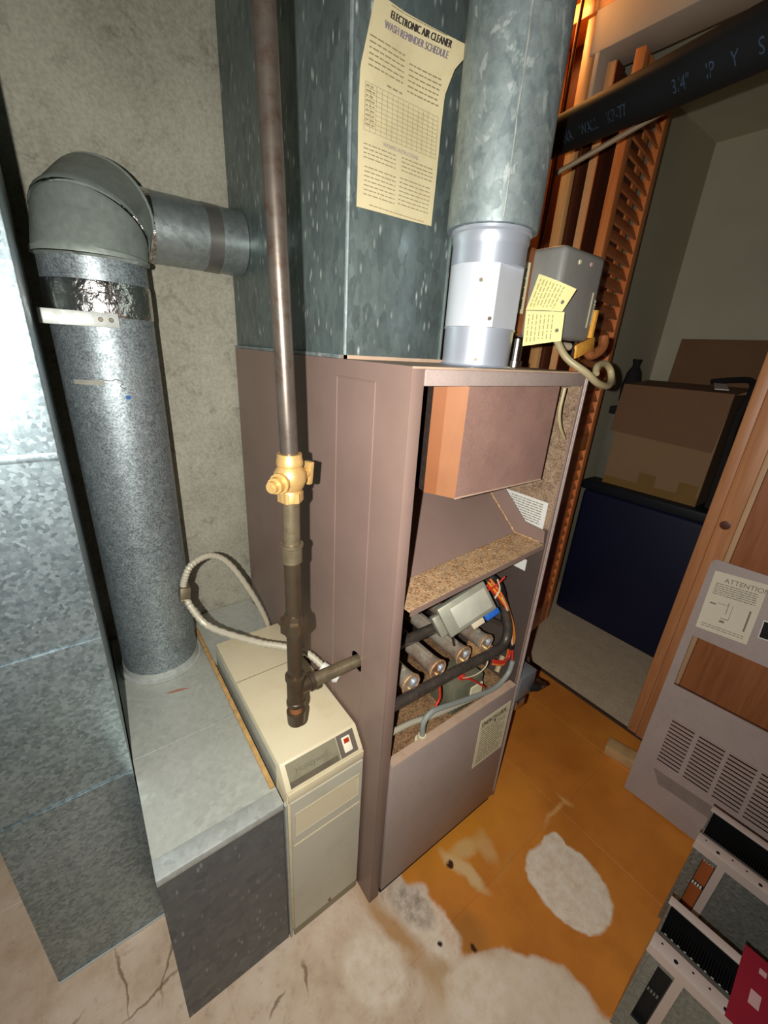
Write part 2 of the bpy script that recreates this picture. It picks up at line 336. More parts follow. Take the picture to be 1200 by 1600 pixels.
# ------------------------------------------------------------------ mesh helpers
def V(*a): return Vector(a if len(a) > 1 else a[0])
class MB:
    def __init__(s): s.v = []; s.f = []
    def add(s, vs, fs):
        k = len(s.v); s.v += [tuple(v) for v in vs]; s.f += [tuple(i+k for i in f) for f in fs]; return s
    def obox(s, c, ax, h):
        c = V(c); a = [V(x).normalized()*hh for x, hh in zip(ax, h)]
        vs = [c + a[0]*i + a[1]*j + a[2]*k for k in (-1, 1) for j in (-1, 1) for i in (-1, 1)]
        return s.add(vs, [(0,2,3,1), (4,5,7,6), (0,1,5,4), (2,6,7,3), (0,4,6,2), (1,3,7,5)])
    def box(s, lo, hi):
        lo, hi = V(lo), V(hi); c = (lo+hi)/2; h = (hi-lo)/2
        return s.obox(c, ((1,0,0), (0,1,0), (0,0,1)), h)
    def prism(s, poly, d):
        d = V(d); n = len(poly); P0 = [V(p) for p in poly]; P1 = [p + d for p in P0]
        fs = [tuple(range(n)), tuple(range(2*n-1, n-1, -1))]
        fs += [(i, i+n, (i+1) % n + n, (i+1) % n) for i in range(n)]
        return s.add(P0+P1, fs)
    def tube(s, path, r, n=10, cap=True, closed=False):
        P = [V(p) for p in path]; m = len(P); R = r if isinstance(r, (list, tuple)) else [r]*m
        up = None; rings = []
        for i in range(m):
            if closed: t = (P[(i+1) % m]-P[i-1]).normalized()
            else: t = (P[min(i+1, m-1)]-P[max(i-1, 0)]).normalized()
            if up is None:
                up = Vector((0,0,1)) if abs(t.z) < 0.9 else Vector((1,0,0))
            up = (up - t*up.dot(t)).normalized(); b = t.cross(up)
            rings.append([P[i] + (up*math.cos(a) + b*math.sin(a))*R[i] for a in [2*math.pi*k/n for k in range(n)]])
        vs = [v for rg in rings for v in rg]; fs = []
        for i in range(m if closed else m-1):
            j = (i+1) % m
            for k in range(n):
                fs.append((i*n+k, i*n+(k+1) % n, j*n+(k+1) % n, j*n+k))
        if cap and not closed:
            fs.append(tuple(range(n-1, -1, -1))); fs.append(tuple((m-1)*n+k for k in range(n)))
        return s.add(vs, fs)
    def lathe(s, o, ax, prof, n=24, cap=True):
        """prof: (height along axis, radius)"""
        o, ax = V(o), V(ax).normalized(); u = ax.orthogonal().normalized(); b = ax.cross(u)
        vs = []; fs = []
        for h, r in prof:
            vs += [o + ax*h + (u*math.cos(2*math.pi*k/n) + b*math.sin(2*math.pi*k/n))*r for k in range(n)]
        m = len(prof)
        for i in range(m-1):
            for k in range(n): fs.append((i*n+k, i*n+(k+1) % n, (i+1)*n+(k+1) % n, (i+1)*n+k))
        if cap:
            fs.append(tuple(range(n-1, -1, -1))); fs.append(tuple((m-1)*n+k for k in range(n)))
        return s.add(vs, fs)
    def grid(s, fn, nu, nv, thick=None):
        vs = [V(fn(i/nu, j/nv)) for j in range(nv+1) for i in range(nu+1)]
        fs = [(j*(nu+1)+i, j*(nu+1)+i+1, (j+1)*(nu+1)+i+1, (j+1)*(nu+1)+i) for j in range(nv) for i in range(nu)]
        if thick is None: return s.add(vs, fs)
        t = V(thick); k = len(vs)
        fs2 = [tuple(x+k for x in f[::-1]) for f in fs]
        rim = list(range(nu+1)) + [j*(nu+1)+nu for j in range(1, nv+1)] + [nv*(nu+1)+i for i in range(nu-1, -1, -1)] + [j*(nu+1) for j in range(nv-1, 0, -1)]
        side = [(rim[a], rim[a]+k, rim[(a+1) % len(rim)]+k, rim[(a+1) % len(rim)]) for a in range(len(rim))]
        return s.add(vs + [v + t for v in vs], fs + fs2 + side)
    def plate(s, outer, holes, d):
        """flat plate (3-D outline, hole outlines) of thickness vector d"""
        bm = bmesh.new(); es = []
        for lp in [outer]+list(holes):
            vv = [bm.verts.new(V(p)) for p in lp]
            es += [bm.edges.new((vv[i], vv[(i+1) % len(vv)])) for i in range(len(vv))]
        bmesh.ops.triangle_fill(bm, use_beauty=True, use_dissolve=False, edges=es)
        ext = bmesh.ops.extrude_face_region(bm, geom=list(bm.faces))
        bmesh.ops.translate(bm, vec=V(d), verts=[g for g in ext['geom'] if isinstance(g, bmesh.types.BMVert)])
        bm.verts.index_update()
        s.add([v.co.copy() for v in bm.verts], [tuple(v.index for v in f.verts) for f in bm.faces]); bm.free(); return s
    def text(s, body, size, fn, align='LEFT', depth=0.0, shear=0.0, squeeze=1.0, bold=0.0):
        vs, fs = text_geo(body, size, align)
        if bold:
            for dx in (-bold, bold): s.add([fn(x*squeeze + y*shear + dx, y) for x, y in vs], fs)
        return s.add([fn(x*squeeze + y*shear, y) for x, y in vs], fs)
    def build(s, name, mat, parent=None, bevel=0.0, smooth=35, seg=2):
        off = wloc(parent)
        me = bpy.data.meshes.new(name); me.from_pydata([V(v)-off for v in s.v], [], s.f); me.update()
        bm = bmesh.new(); bm.from_mesh(me); bmesh.ops.recalc_face_normals(bm, faces=bm.faces)
        if bevel:
            ee = [e for e in bm.edges if len(e.link_faces) == 2 and e.calc_face_angle(0) > 0.6]
            bmesh.ops.bevel(bm, geom=ee, offset=bevel, segments=seg, affect='EDGES', profile=0.5, clamp_overlap=True)
        if smooth:
            for f in bm.faces: f.smooth = True
            for e in bm.edges:
                if len(e.link_faces) == 2 and e.calc_face_angle(0) > math.radians(smooth): e.smooth = False
        bm.to_mesh(me); bm.free()
        me.materials.append(MATS[mat]); o = bpy.data.objects.new(name, me); C.objects.link(o)
        if parent: o.parent = parent
        return o
_tg = {}
def text_geo(body, size, align='LEFT'):
    k = (body, size, align)
    if k in _tg: return _tg[k]
    cu = bpy.data.curves.new('t', 'FONT'); cu.body = body; cu.size = size; cu.align_x = align; cu.resolution_u = 3
    o = bpy.data.objects.new('t', cu); C.objects.link(o)
    dg = bpy.context.evaluated_depsgraph_get(); dg.update()
    me = o.evaluated_get(dg).to_mesh()
    r = ([(v.co.x, v.co.y) for v in me.vertices], [tuple(p.vertices) for p in me.polygons])
    o.evaluated_get(dg).to_mesh_clear(); bpy.data.objects.remove(o); bpy.data.curves.remove(cu)
    _tg[k] = r; return r
def wloc(o):
    v = Vector((0,0,0))
    while o is not None: v = v + o.location; o = o.parent
    return v
def tag(o, label=None, cat=None, group=None, kind=None):
    if label: o['label'] = label
    if cat: o['category'] = cat
    if group: o['group'] = group
    if kind: o['kind'] = kind
    return o
def thing(name, loc, label, cat, group=None, kind=None):
    o = bpy.data.objects.new(name, None); o.empty_display_size = 0.05; C.objects.link(o); o.location = loc
    return tag(o, label, cat, group, kind)
def arc(c, r, a0, a1, n, u, v):
    c, u, v = V(c), V(u), V(v)
    return [c + u*(r*math.cos(a)) + v*(r*math.sin(a)) for a in [math.radians(a0 + (a1-a0)*i/n) for i in range(n+1)]]
def spline(pts, n=8):
    """Catmull-Rom through points"""
    P = [V(p) for p in pts]; P = [P[0]*2-P[1]] + P + [P[-1]*2-P[-2]]; out = []
    for i in range(1, len(P)-2):
        for k in range(n):
            t = k/n; a, b, c, d = P[i-1], P[i], P[i+1], P[i+2]
            out.append(0.5*((2*b) + (c-a)*t + (2*a-5*b+4*c-d)*t*t + (3*b-a-3*c+d)*t**3))
    out.append(P[-2]); return out
def print_lines(mb, fn, x0, x1, y, h, rnd, lo=0.006, hi=0.018):
    """a line of print too small to read: word-long dashes"""
    x = x0
    while x < x1-0.002:
        w_ = min(rnd.uniform(lo, hi), x1-x)
        mb.add([fn(x, y), fn(x+w_, y), fn(x+w_, y+h), fn(x, y+h)], [(0,1,2,3)])
        x += w_ + lo*0.45
    return mb

# ------------------------------------------------------------------ setting: floor, walls, ceiling
floor = thing('floor', (0, 0, 0), 'worn amber floor tiles with bare beige patches around the furnace', 'floor', kind='structure')
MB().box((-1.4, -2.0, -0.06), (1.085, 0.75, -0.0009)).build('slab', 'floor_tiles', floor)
TX0, TY0, TP = 0.295-0.31*5, -0.143-0.31*6, 0.31
for i in range(-1, 8):
    for j in range(0, 10):
        x0, y0 = max(TX0+i*TP, -1.4), max(TY0+j*TP, -2.0); x1, y1 = min(TX0+(i+1)*TP, 1.08), min(TY0+(j+1)*TP, 0.74)
        if x1-x0 < 0.02 or y1-y0 < 0.02 or x1 < -0.95 or y1 < -1.0: continue
        g = 0.0005
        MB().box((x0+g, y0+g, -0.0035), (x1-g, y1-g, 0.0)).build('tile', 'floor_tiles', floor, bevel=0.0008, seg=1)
def struct(name, mb, mat, label, cat, **kw):
    return tag(mb.build(name, mat, **kw), label, cat, kind='structure')
struct('wall_back', MB().box((-1.4, 0.742, 0), (1.2, 0.80, 2.5)), 'wall_mottled', 'mottled grey-beige wall behind the ducts and furnace', 'wall')
struct('wall_left', MB().box((-1.46, -2.0, 0), (-1.4, 0.80, 2.5)), 'room_wall', 'plain wall at the far left of the utility room', 'wall')
struct('wall_front', MB().box((-1.46, -2.06, 0), (1.2, -2.0, 2.5)), 'room_wall', 'plain wall of the utility room facing the furnace', 'wall')
struct('ceiling', MB().box((-1.46, -2.06, 2.5), (2.4, 0.80, 2.54)), 'ceiling', 'dim ceiling over the utility room', 'ceiling')
# closet beyond the opening
struct('floor_closet', MB().box((1.095, -1.6, -0.05), (2.36, 0.70, 0.004)), 'closet_carpet', 'grey-brown carpet of the closet beyond the doorway', 'floor')
struct('trim_threshold', MB().box((1.0805, -1.6, -0.05), (1.0945, 0.55, 0.006)), 'threshold_dark', 'dark threshold strip between amber floor and closet carpet', 'threshold')
struct('wall_closet_back', MB().box((2.30, -1.6, 0), (2.36, 0.70, 2.30)), 'closet_wall', 'pale plaster wall at the back of the closet', 'wall')
struct('wall_closet_left', MB().box((1.21, 0.62, 0), (2.30, 0.70, 2.30)), 'closet_wall_shaded', 'shaded side wall of the closet next to the louvered doors', 'wall')
struct('wall_closet_right', MB().box((1.2, -1.66, 0), (2.36, -1.6, 2.30)), 'closet_wall', 'side wall of the closet hidden by the right door', 'wall')
struct('ceiling_closet', MB().box((1.205, -1.6, 2.27), (2.36, 0.70, 2.31)), 'closet_wall', 'plaster ceiling of the closet', 'ceiling')
# framing of the right-hand wall
wr = thing('wall_right', (1.14, 0.62, 0), 'open stud wall with orange lumber at the right of the furnace', 'wall', kind='structure')
MB().box((1.19, 0.52, 0), (1.205, 0.74, 2.45)).build('brown_panel', 'brown_ply', wr)
for y0, y1 in ((0.700, 0.738), (0.550, 0.586)):
    MB().box((1.09, y0, 0), (1.185, y1, 2.235)).build('stud', 'stud_wood', wr, bevel=0.002)
MB().box((1.085, -2.0, 0), (1.185, -0.63, 2.13)).build('drywall', 'room_wall', wr)
MB().box((1.085, -1.6, 2.24), (1.19, 0.74, 2.285)).build('plate', 'plate_wood', wr, bevel=0.002)
for y in (0.66, 0.50, 0.28, -0.1, -0.5):
    MB().box((1.09, y-0.02, 2.285), (1.18, y+0.02, 2.5)).build('cripple_stud', 'stud_wood', wr, bevel=0.002)
MB().box((1.19, -1.6, 2.285), (1.20, 0.74, 2.5)).build('upper_board', 'stud_wood', wr)
struct('trim_header', MB().box((1.08, -1.6, 2.135), (1.20, 0.555, 2.238)), 'header_beige', 'grey-beige board across the top of the closet doorway', 'trim', bevel=0.003)
struct('trim_1', MB().box((1.08, 0.520, 1.93), (1.185, 0.5345, 2.135)), 'header_beige', 'grey-beige jamb block under the left end of the header board', 'trim', bevel=0.002)
struct('trim_2', MB().box((1.085, 0.520, 0), (1.185, 0.5345, 1.9295)), 'brown_ply', 'dark brown jamb at the left of the closet doorway', 'trim', bevel=0.002)

# ------------------------------------------------------------------ louvered folding doors
def louver_leaf(name, near, dirv, width, thick, label, solid=False):
    d = V(dirv).normalized(); n = Vector((-d.y, d.x, 0)); up = Vector((0,0,1)); near = V(near)
    root = thing(name, (near.x, near.y, 0), label, 'door', kind='structure')
    z0, z1, st = 0.03, 2.105, 0.046
    mid = n*thick/2
    for a in (0, width-st):
        MB().obox(near + d*(a+st/2) + mid + up*(z0+z1)/2, (d, n, up), (st/2, thick/2, (z1-z0)/2)).build('stile', 'door_wood', root, bevel=0.002)
    if solid:
        MB().obox(near + d*width/2 + mid + up*(z0+z1)/2, (d, n, up), (width/2-st-0.0003, thick*0.3, (z1-z0)/2)).build('inset_panel', 'brown_ply', root)  # solid dark panel: the leaf's shade is put into its colour
        MB().obox(near + d*(-0.0012) + mid + up*(z0+z1)/2, (d, n, up), (0.001, thick*0.42, (z1-z0)/2)).build('edge_strip', 'edge_lit_tan', root)  # paler tan paints the light caught by the near edge
        MB().obox(near + d*(st/2+0.002) + up*(z0+z1)/2 - n*0.0012, (d, n, up), (st/2, 0.0011, (z1-z0)/2)).build('stile_shade', 'brown_ply', root)  # thin dark sheet added to paint shade over the stile
        return root
    rails = [(z0, z0+0.12), (0.915, 0.985), (z1-0.06, z1)]
    for a, b in rails:
        MB().obox(near + d*width/2 + mid + up*(a+b)/2, (d, n, up), (width/2-st-0.0003, thick/2*0.92, (b-a)/2)).build('rail', 'door_wood', root, bevel=0.002)
    sl = None; ang = math.radians(63)
    for a, b in ((z0+0.12, 0.915), (0.985, z1-0.06)):
        k = int((b-a)/0.044)
        for i in range(k):
            z = a + (b-a)*(i+0.5)/k
            ax2 = n*math.cos(ang) + up*math.sin(ang); ax3 = -n*math.sin(ang) + up*math.cos(ang)
            if sl is None:
                sl = MB().obox(near + d*width/2 + mid + up*z, (d, ax2, ax3), (width/2-st-0.001, 0.0230, 0.0035)).build('slat', 'slat_wood', root, bevel=0.0015, seg=1); zs = z
            else:
                o = sl.copy(); C.objects.link(o); o.location = sl.location + Vector((0, 0, z-zs))
    return root
louver_leaf('door_1', (1.095, 0.385, 0), (0.985, 0.15, 0), 0.345, 0.028, 'orange louvered folding door leaf nearest the closet doorway')
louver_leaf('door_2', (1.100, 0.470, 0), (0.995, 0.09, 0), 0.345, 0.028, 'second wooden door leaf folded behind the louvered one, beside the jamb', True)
# right-hand leaf: flush wooden frame with an inset panel
d3 = thing('door_3', (1.085, -0.6, 0), 'orange-brown wooden door with recessed panel behind the leaning metal panel', 'door', kind='structure')
dx0, dx1 = 1.055, 1.083
MB().box((dx0, -0.206, 0.03), (dx1, -0.160, 2.08)).build('stile', 'panel_wood', d3, bevel=0.0025)
MB().box((dx0+0.003, -0.1595, 0.03), (dx1, -0.130, 2.08)).build('edge_strip', 'panel_wood', d3, bevel=0.003)
MB().box((dx0+0.001, -0.2195, 0.03), (dx0+0.012, -0.2065, 2.08)).build('moulding', 'moulding_pale', d3, bevel=0.001)
for y0 in (-0.62,):
    MB().box((dx0, y0, 0.03), (dx1, y0+0.05, 2.08)).build('stile', 'panel_wood', d3, bevel=0.0025)
for z0, z1 in ((0.03, 0.16), (1.96, 2.08)):
    MB().box((dx0, -0.5695, z0), (dx1, -0.2197, z1)).build('rail', 'panel_wood', d3, bevel=0.0025)
MB().box((dx0+0.012, -0.57, 0.16), (dx0+0.020, -0.2197, 1.96)).build('inset_panel', 'panel_inset', d3)
MB().lathe((dx0+0.0004, -0.180, 0.862), (-1, 0, 0), [(0, 0.014), (0.0008, 0.012)], 14).build('knot', 'brown_ply', d3)

# ------------------------------------------------------------------ furnace
W, D, H = 0.4702, 0.7233, 1.25
F = thing('furnace', (W/2, D/2, 0), 'tall taupe furnace cabinet with its front panel removed and burners exposed', 'furnace')
hole = arc((0, 0.099, 0.675), 0.022, 0, 350, 20, (0, 1, 0), (0, 0, 1))[:-1]
MB().plate([(0, 0, 0), (0, D, 0), (0, D, H), (0, 0, H)], [hole], (0.003, 0, 0)).build('side_panel', 'taupe', F)
MB().box((W-0.003, 0, 0), (W, D, H)).build('side_panel', 'taupe', F)
e = MB()
for a in ((0.194, 1.222, 0.194, 0.06), (0.080, 1.222, 0.080, 0.06), (0.194, 1.222, 0.080, 1.222)):
    p0, p1 = V(0.0002, a[0], a[1]), V(0.0002, a[2], a[3]); dd = (p1-p0).normalized()
    e.tube([p0, p1], 0.0013, 6)
e.build('pressed_rib', 'taupe', F)
MB().box((0.003, 0.0, H-0.003), (W-0.003, D, H)).build('top_plate', 'taupe_edge', F)
MB().box((0.003, D-0.003, 0), (W-0.003, D, H-0.003)).build('back_panel', 'taupe', F)
MB().box((0.0032, 0, 0.0), (0.027, 0.003, H-0.003)).build('front_flange', 'taupe', F, bevel=0.0008)
MB().box((0.450, 0, 0.02), (W-0.0032, 0.003, H-0.003)).build('front_flange', 'taupe', F, bevel=0.0008)
e = MB()
e.tube([(0.458, -0.0005, 0.03), (0.458, -0.0005, 1.24)], 0.0016, 6).tube([(0.464, -0.0005, 0.03), (0.464, -0.0005, 1.24)], 0.0016, 6)
e.build('flange_bead', 'taupe_panel', F)
MB().box((0.0272, -0.002, 1.224), (0.4498, 0.010, H-0.0032)).build('top_lip', 'taupe_panel', F, bevel=0.0015)
MB().box((0.452, 0.0035, 0.905), (0.4668, 0.34, 1.235)).build('upper_liner', 'liner_rust', F)
MB().box((0.452, 0.0035, 0.44), (0.4668, 0.34, 0.9045)).build('lower_liner', 'taupe_dark', F)
MB().box((0.0035, 0.335, 0.44), (0.4515, 0.338, 1.235)).build('inner_back', 'back_dark', F)
MB().box((0.0035, 0.02, 0.436), (0.4515, 0.334, 0.4395)).build('burner_floor', 'burner_floor', F)
# draft hood: bent sheet, chamfered at the left
hood = [(0.120, 0.000), (0.3695, 0.000), (0.3705, 0.30), (0.086, 0.30), (0.086, 0.075), (0.102, 0.032)]
zt, zb = 1.2235, 1.040
hd = MB().add([(0.120, -0.001, zt), (0.3695, -0.001, zt), (0.372, 0.001, zb), (0.119, -0.001, zb)], [(0,1,2,3)])
hd.add([(0.120, 0.001, zt), (0.3695, 0.001, zt), (0.372, 0.003, zb), (0.119, 0.001, zb)], [(3,2,1,0)]).build('draft_hood', 'hood_front', F)
hs = MB()
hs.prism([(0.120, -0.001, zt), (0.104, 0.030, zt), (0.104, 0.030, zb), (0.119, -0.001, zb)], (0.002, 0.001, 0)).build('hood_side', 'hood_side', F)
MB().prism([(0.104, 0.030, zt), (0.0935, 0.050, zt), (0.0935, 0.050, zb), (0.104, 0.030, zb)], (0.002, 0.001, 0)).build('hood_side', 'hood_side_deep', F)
MB().prism([(0.0955, 0.050, zt), (0.16, 0.30, zt), (0.16, 0.30, zb), (0.0955, 0.050, zb)], (0.002, 0, 0)).build('hood_side', 'back_dark', F)  # near-black colour paints the shade in the gap beside the hood
MB().prism([(0.3715, 0.003, zt), (0.3715, 0.30, zt), (0.3735, 0.30, zb), (0.3735, 0.003, zb)], (-0.0015, 0, 0)).build('hood_side', 'hood_front', F)
MB().tube([(0.119, -0.001, zb), (0.372, 0.001, zb)], 0.0014, 6).build('hood_hem', 'taupe_edge', F)
# baffle tray below the hood
tr = MB().prism([(0.036, -0.008, 0.8455), (0.431, -0.006, 0.878), (0.436, 0.080, 0.8745), (0.036, 0.080, 0.842)], (0, 0, -0.003)).build('baffle_tray', 'tray_rust', F)
MB().prism([(0.036, -0.0084, 0.846), (0.431, -0.0064, 0.8785), (0.431, -0.0064, 0.868), (0.036, -0.0084, 0.8355)], (0, 0.0016, 0)).build('tray_lip', 'taupe', F)
MB().prism([(0.036, 0.0805, 0.842), (0.436, 0.0805, 0.8745), (0.436, 0.30, 1.065), (0.036, 0.30, 1.040)], (0, 0.002, -0.002)).build('baffle_slope', 'taupe', F)
MB().prism([(0.4362, 0.0, 0.877), (0.4362, 0.004, 0.908), (0.4362, 0.058, 0.912), (0.4362, 0.165, 1.005), (0.4362, 0.30, 1.075), (0.4362, 0.30, 1.062), (0.4362, 0.080, 0.873)], (0.0018, 0, 0)).build('baffle_cheek', 'taupe', F)
MB().tube([(0.4345, 0.010, 0.8785), (0.4345, 0.079, 0.8765), (0.4345, 0.200, 0.980)], 0.0022, 6).build('rust_seam', 'tray_rust', F)
rnd = random.Random(3); fl_ = MB()
for i in range(170):
    u_, v_ = rnd.random(), rnd.random()
    x = 0.06 + 0.36*u_; y = 0.0 + 0.075*v_; z = 0.8475 + (x-0.036)*0.0823 - 0.045*v_*0.08
    r = rnd.uniform(0.0008, 0.0022); a = rnd.random()*3
    fl_.obox((x, y, z+r*0.4), ((math.cos(a), math.sin(a), rnd.uniform(-.3, .3)), (-math.sin(a), math.cos(a), 0.1), (0, 0, 1)), (r*1.4, r, r*0.45))
tag(fl_.build('rust_flakes', 'burner_rim', F, smooth=0), kind='stuff')
# burners: flared tubes pointing to the front
b0 = None
for i, x in enumerate((0.097, 0.175, 0.257, 0.337)):
    if b0 is None:
        m = MB(); m.lathe((x, 0.035, 0.617), (0, 1, 0), [(0.0, 0.0215), (0.004, 0.0225), (0.012, 0.0205), (0.03, 0.019), (0.10, 0.0185), (0.12, 0.019), (0.22, 0.019)], 20)
        m.box((x-0.004, 0.06, 0.6345), (x+0.004, 0.24, 0.640))
        b0 = m.build('burner', 'burner_metal', F); kids = [b0]
        rim = MB().tube(arc((x, 0.0345, 0.617), 0.0225, 0, 345, 22, (1, 0, 0), (0, 0, 1))[:-1], 0.0022, 6, closed=True).build('burner_rim', 'burner_rim', b0)
        sh = MB().lathe((x, 0.0335, 0.617), (0, 1, 0), [(0, 0.0175), (0.002, 0.0175)], 18).build('air_shutter', 'burner_metal', b0)
        vn = MB().lathe((x+0.007, 0.033, 0.620), (0, -1, 0), [(0, 0.0095), (0.001, 0.0095), (0.005, 0.006)], 14).build('shutter_vane', 'aluminum', b0)
        sp = MB().lathe((x-0.003, 0.0335, 0.606), (0, -1, 0), [(0, 0.004), (0.02, 0.0032)], 10).build('orifice', 'brass', b0)
    else:
        o = b0.copy(); C.objects.link(o); o.location = b0.location + Vector((x-0.097, 0, 0))
        for k in (rim, sh, vn, sp):
            kk = k.copy(); C.objects.link(kk); kk.parent = o
MB().tube(spline([(0.030, 0.012, 0.6145), (0.20, 0.012, 0.6115), (0.345, 0.012, 0.606), (0.383, 0.014, 0.615), (0.396, 0.022, 0.648), (0.392, 0.04, 0.70), (0.380, 0.06, 0.745)], 8), 0.0115, 14).build('manifold_pipe', 'manifold_black', F)
MB().tube([(0.0305, 0.115, 0.655), (0.235, 0.105, 0.662)], 0.013, 14).build('supply_pipe', 'manifold_black', F)
MB().tube([(0.36, 0.07, 0.665), (0.425, 0.045, 0.625)], 0.007, 8).build('pilot_arm', 'manifold_black', F)
# gas valve: flat casting with a lid
a0 = V(0.87, -0.16, 0.36).normalized(); a1 = V(-0.30, 0.50, 0.80); a1 = (a1 - a0*a1.dot(a0)).normalized(); a2 = a0.cross(a1)
if a2.y > 0: a2 = -a2
a1 = -a1
vc = V(0.290, 0.075, 0.712)
gv = MB().obox(vc, (a0, a1, a2), (0.068, 0.038, 0.012)).build('gas_valve', 'valve_cast', F, bevel=0.005)
MB().obox(vc + a2*0.0155 + a0*0.008, (a0, a1, a2), (0.050, 0.026, 0.003)).build('valve_lid', 'valve_lid', gv, bevel=0.002)
MB().obox(vc - a0*0.078 - a2*0.001, (a0, a1, a2), (0.0095, 0.026, 0.011)).build('valve_inlet', 'valve_cast', gv, bevel=0.003)
MB().obox(vc + a0*0.052 + a1*0.046, (a0, a1, a2), (0.020, 0.0075, 0.007)).build('wire_connector', 'wire_blue', gv, bevel=0.002)
MB().obox(vc + a0*0.010 + a1*0.046, (a0, a1, a2), (0.017, 0.0075, 0.006)).build('wire_connector', 'wire_white', gv, bevel=0.002)
MB().tube([vc - a0*0.06 + a1*0.038, vc - a0*0.066 + a1*0.062], 0.0035, 8).build('valve_stud', 'chrome', gv)
# igniter control under the manifold
cb = MB().box((0.242, 0.03, 0.4402), (0.345, 0.11, 0.525)).build('control_box', 'control_grey', F, bevel=0.004)
MB().lathe((0.285, 0.052, 0.5255), (0, 0, 1), [(0, 0.010), (0.006, 0.009), (0.008, 0.006)], 14).build('reset_button', 'wire_red', cb)
MB().box((0.30, 0.026, 0.455), (0.342, 0.0296, 0.50)).build('control_label', 'label_cream', cb)
MB().box((0.346, 0.045, 0.535), (0.392, 0.10, 0.578)).build('terminal_block', 'burner_rim', F, bevel=0.006)
MB().tube([(0.40, 0.03, 0.5), (0.43, 0.04, 0.53)], 0.007, 10).build('spark_boot', 'vinyl', F)
MB().tube(spline([(0.133, 0.018, 0.462), (0.133, 0.018, 0.500), (0.150, 0.018, 0.517), (0.178, 0.018, 0.515), (0.279, 0.016, 0.489), (0.375, 0.014, 0.470), (0.430, 0.016, 0.487), (0.446, 0.018, 0.524)], 8), 0.0065, 10).build('grey_conduit', 'conduit_grey', F)
cr = MB(); pts = spline([(0.05, 0.030, 0.512), (0.11, 0.030, 0.504), (0.181, 0.028, 0.486), (0.28, 0.028, 0.468), (0.385, 0.026, 0.449)], 16)
cr.tube(pts, [0.0062 + 0.0012*(i % 2) for i in range(len(pts))], 10).build('ribbed_conduit', 'conduit_cream', F)
MB().lathe((0.133, 0.018, 0.4405), (0, 0, 1), [(0, 0.016), (0.006, 0.016), (0.007, 0.010), (0.022, 0.009)], 14).build('conduit_fitting', 'label_cream', F)
def wire(pts, mat, r=0.0028): MB().tube(spline(pts, 6), r, 6).build('wire', mat, F)
wp = [(0.325, 0.05, 0.785), (0.362, 0.035, 0.742), (0.415, 0.03, 0.668), (0.440, 0.03, 0.60), (0.441, 0.03, 0.565)]
for dx, dz, mt in ((0, 0, 'wire_red'), (0.006, 0.006, 'wire_orange'), (-0.005, 0.0, 'wire_yellow'), (0.003, -0.007, 'wire_red'), (-0.009, -0.006, 'wire_white')):
    wire([(p[0]+dx*math.sin(i*1.3+dz*300), p[1]-abs(dx)*0.5*i/3, p[2]+dz) for i, p in enumerate(wp)], mt)
MB().lathe((0.441, 0.030, 0.575), (0.1, 0, -1), [(0, 0.009), (0.016, 0.009)], 12).build('wire_clamp', 'wire_black', F)
for k, mt in enumerate(('wire_red', 'wire_red', 'wire_orange')):
    wire([(0.441, 0.028+0.003*k, 0.56), (0.436, 0.026+0.003*k, 0.535-0.005*k), (0.41, 0.024, 0.535-0.006*k), (0.375, 0.03, 0.55-0.006*k)], mt)
wire([(0.442, 0.024, 0.56), (0.445, 0.02, 0.52), (0.440, 0.02, 0.47), (0.43, 0.022, 0.455)], 'wire_red')
wire([(0.24, 0.022, 0.565), (0.28, 0.022, 0.545), (0.33, 0.022, 0.50), (0.345, 0.022, 0.485)], 'wire_red')
wire([(0.25, 0.022, 0.562), (0.30, 0.022, 0.548), (0.335, 0.022, 0.556), (0.35, 0.03, 0.575)], 'wire_white', 0.0016)
wire([(0.17, 0.02, 0.59), (0.175, 0.018, 0.55), (0.165, 0.018, 0.53)], 'wire_red')
wire([(0.33, 0.03, 0.80), (0.345, 0.03, 0.77), (0.34, 0.035, 0.745)], 'wire_white', 0.002)
wire([(0.30, 0.03, 0.782), (0.33, 0.03, 0.787), (0.355, 0.03, 0.80)], 'wire_red', 0.002)
MB().tube(spline([(0.33, 0.08, 0.80), (0.36, 0.05, 0.775), (0.385, 0.04, 0.72), (0.395, 0.035, 0.66)], 6), 0.008, 8).build('black_cable', 'wire_black', F)
# rating stickers on the inner wall
st_ = MB().box((0.4512, 0.018, 0.903), (0.4519, 0.137, 0.968)).build('rating_sticker', 'label_white', F)
m = MB(); fn = lambda x, y: V(0.4508, 0.137-x, 0.903+y)
for k in range(9): print_lines(m, fn, 0.02, 0.108, 0.008+k*0.006, 0.0022, rnd, 0.004, 0.016)
m.build('sticker_print', 'attention_ink', st_)
MB().box((0.4512, 0.041, 0.782), (0.4519, 0.075, 0.812)).build('small_sticker', 'label_white', F)
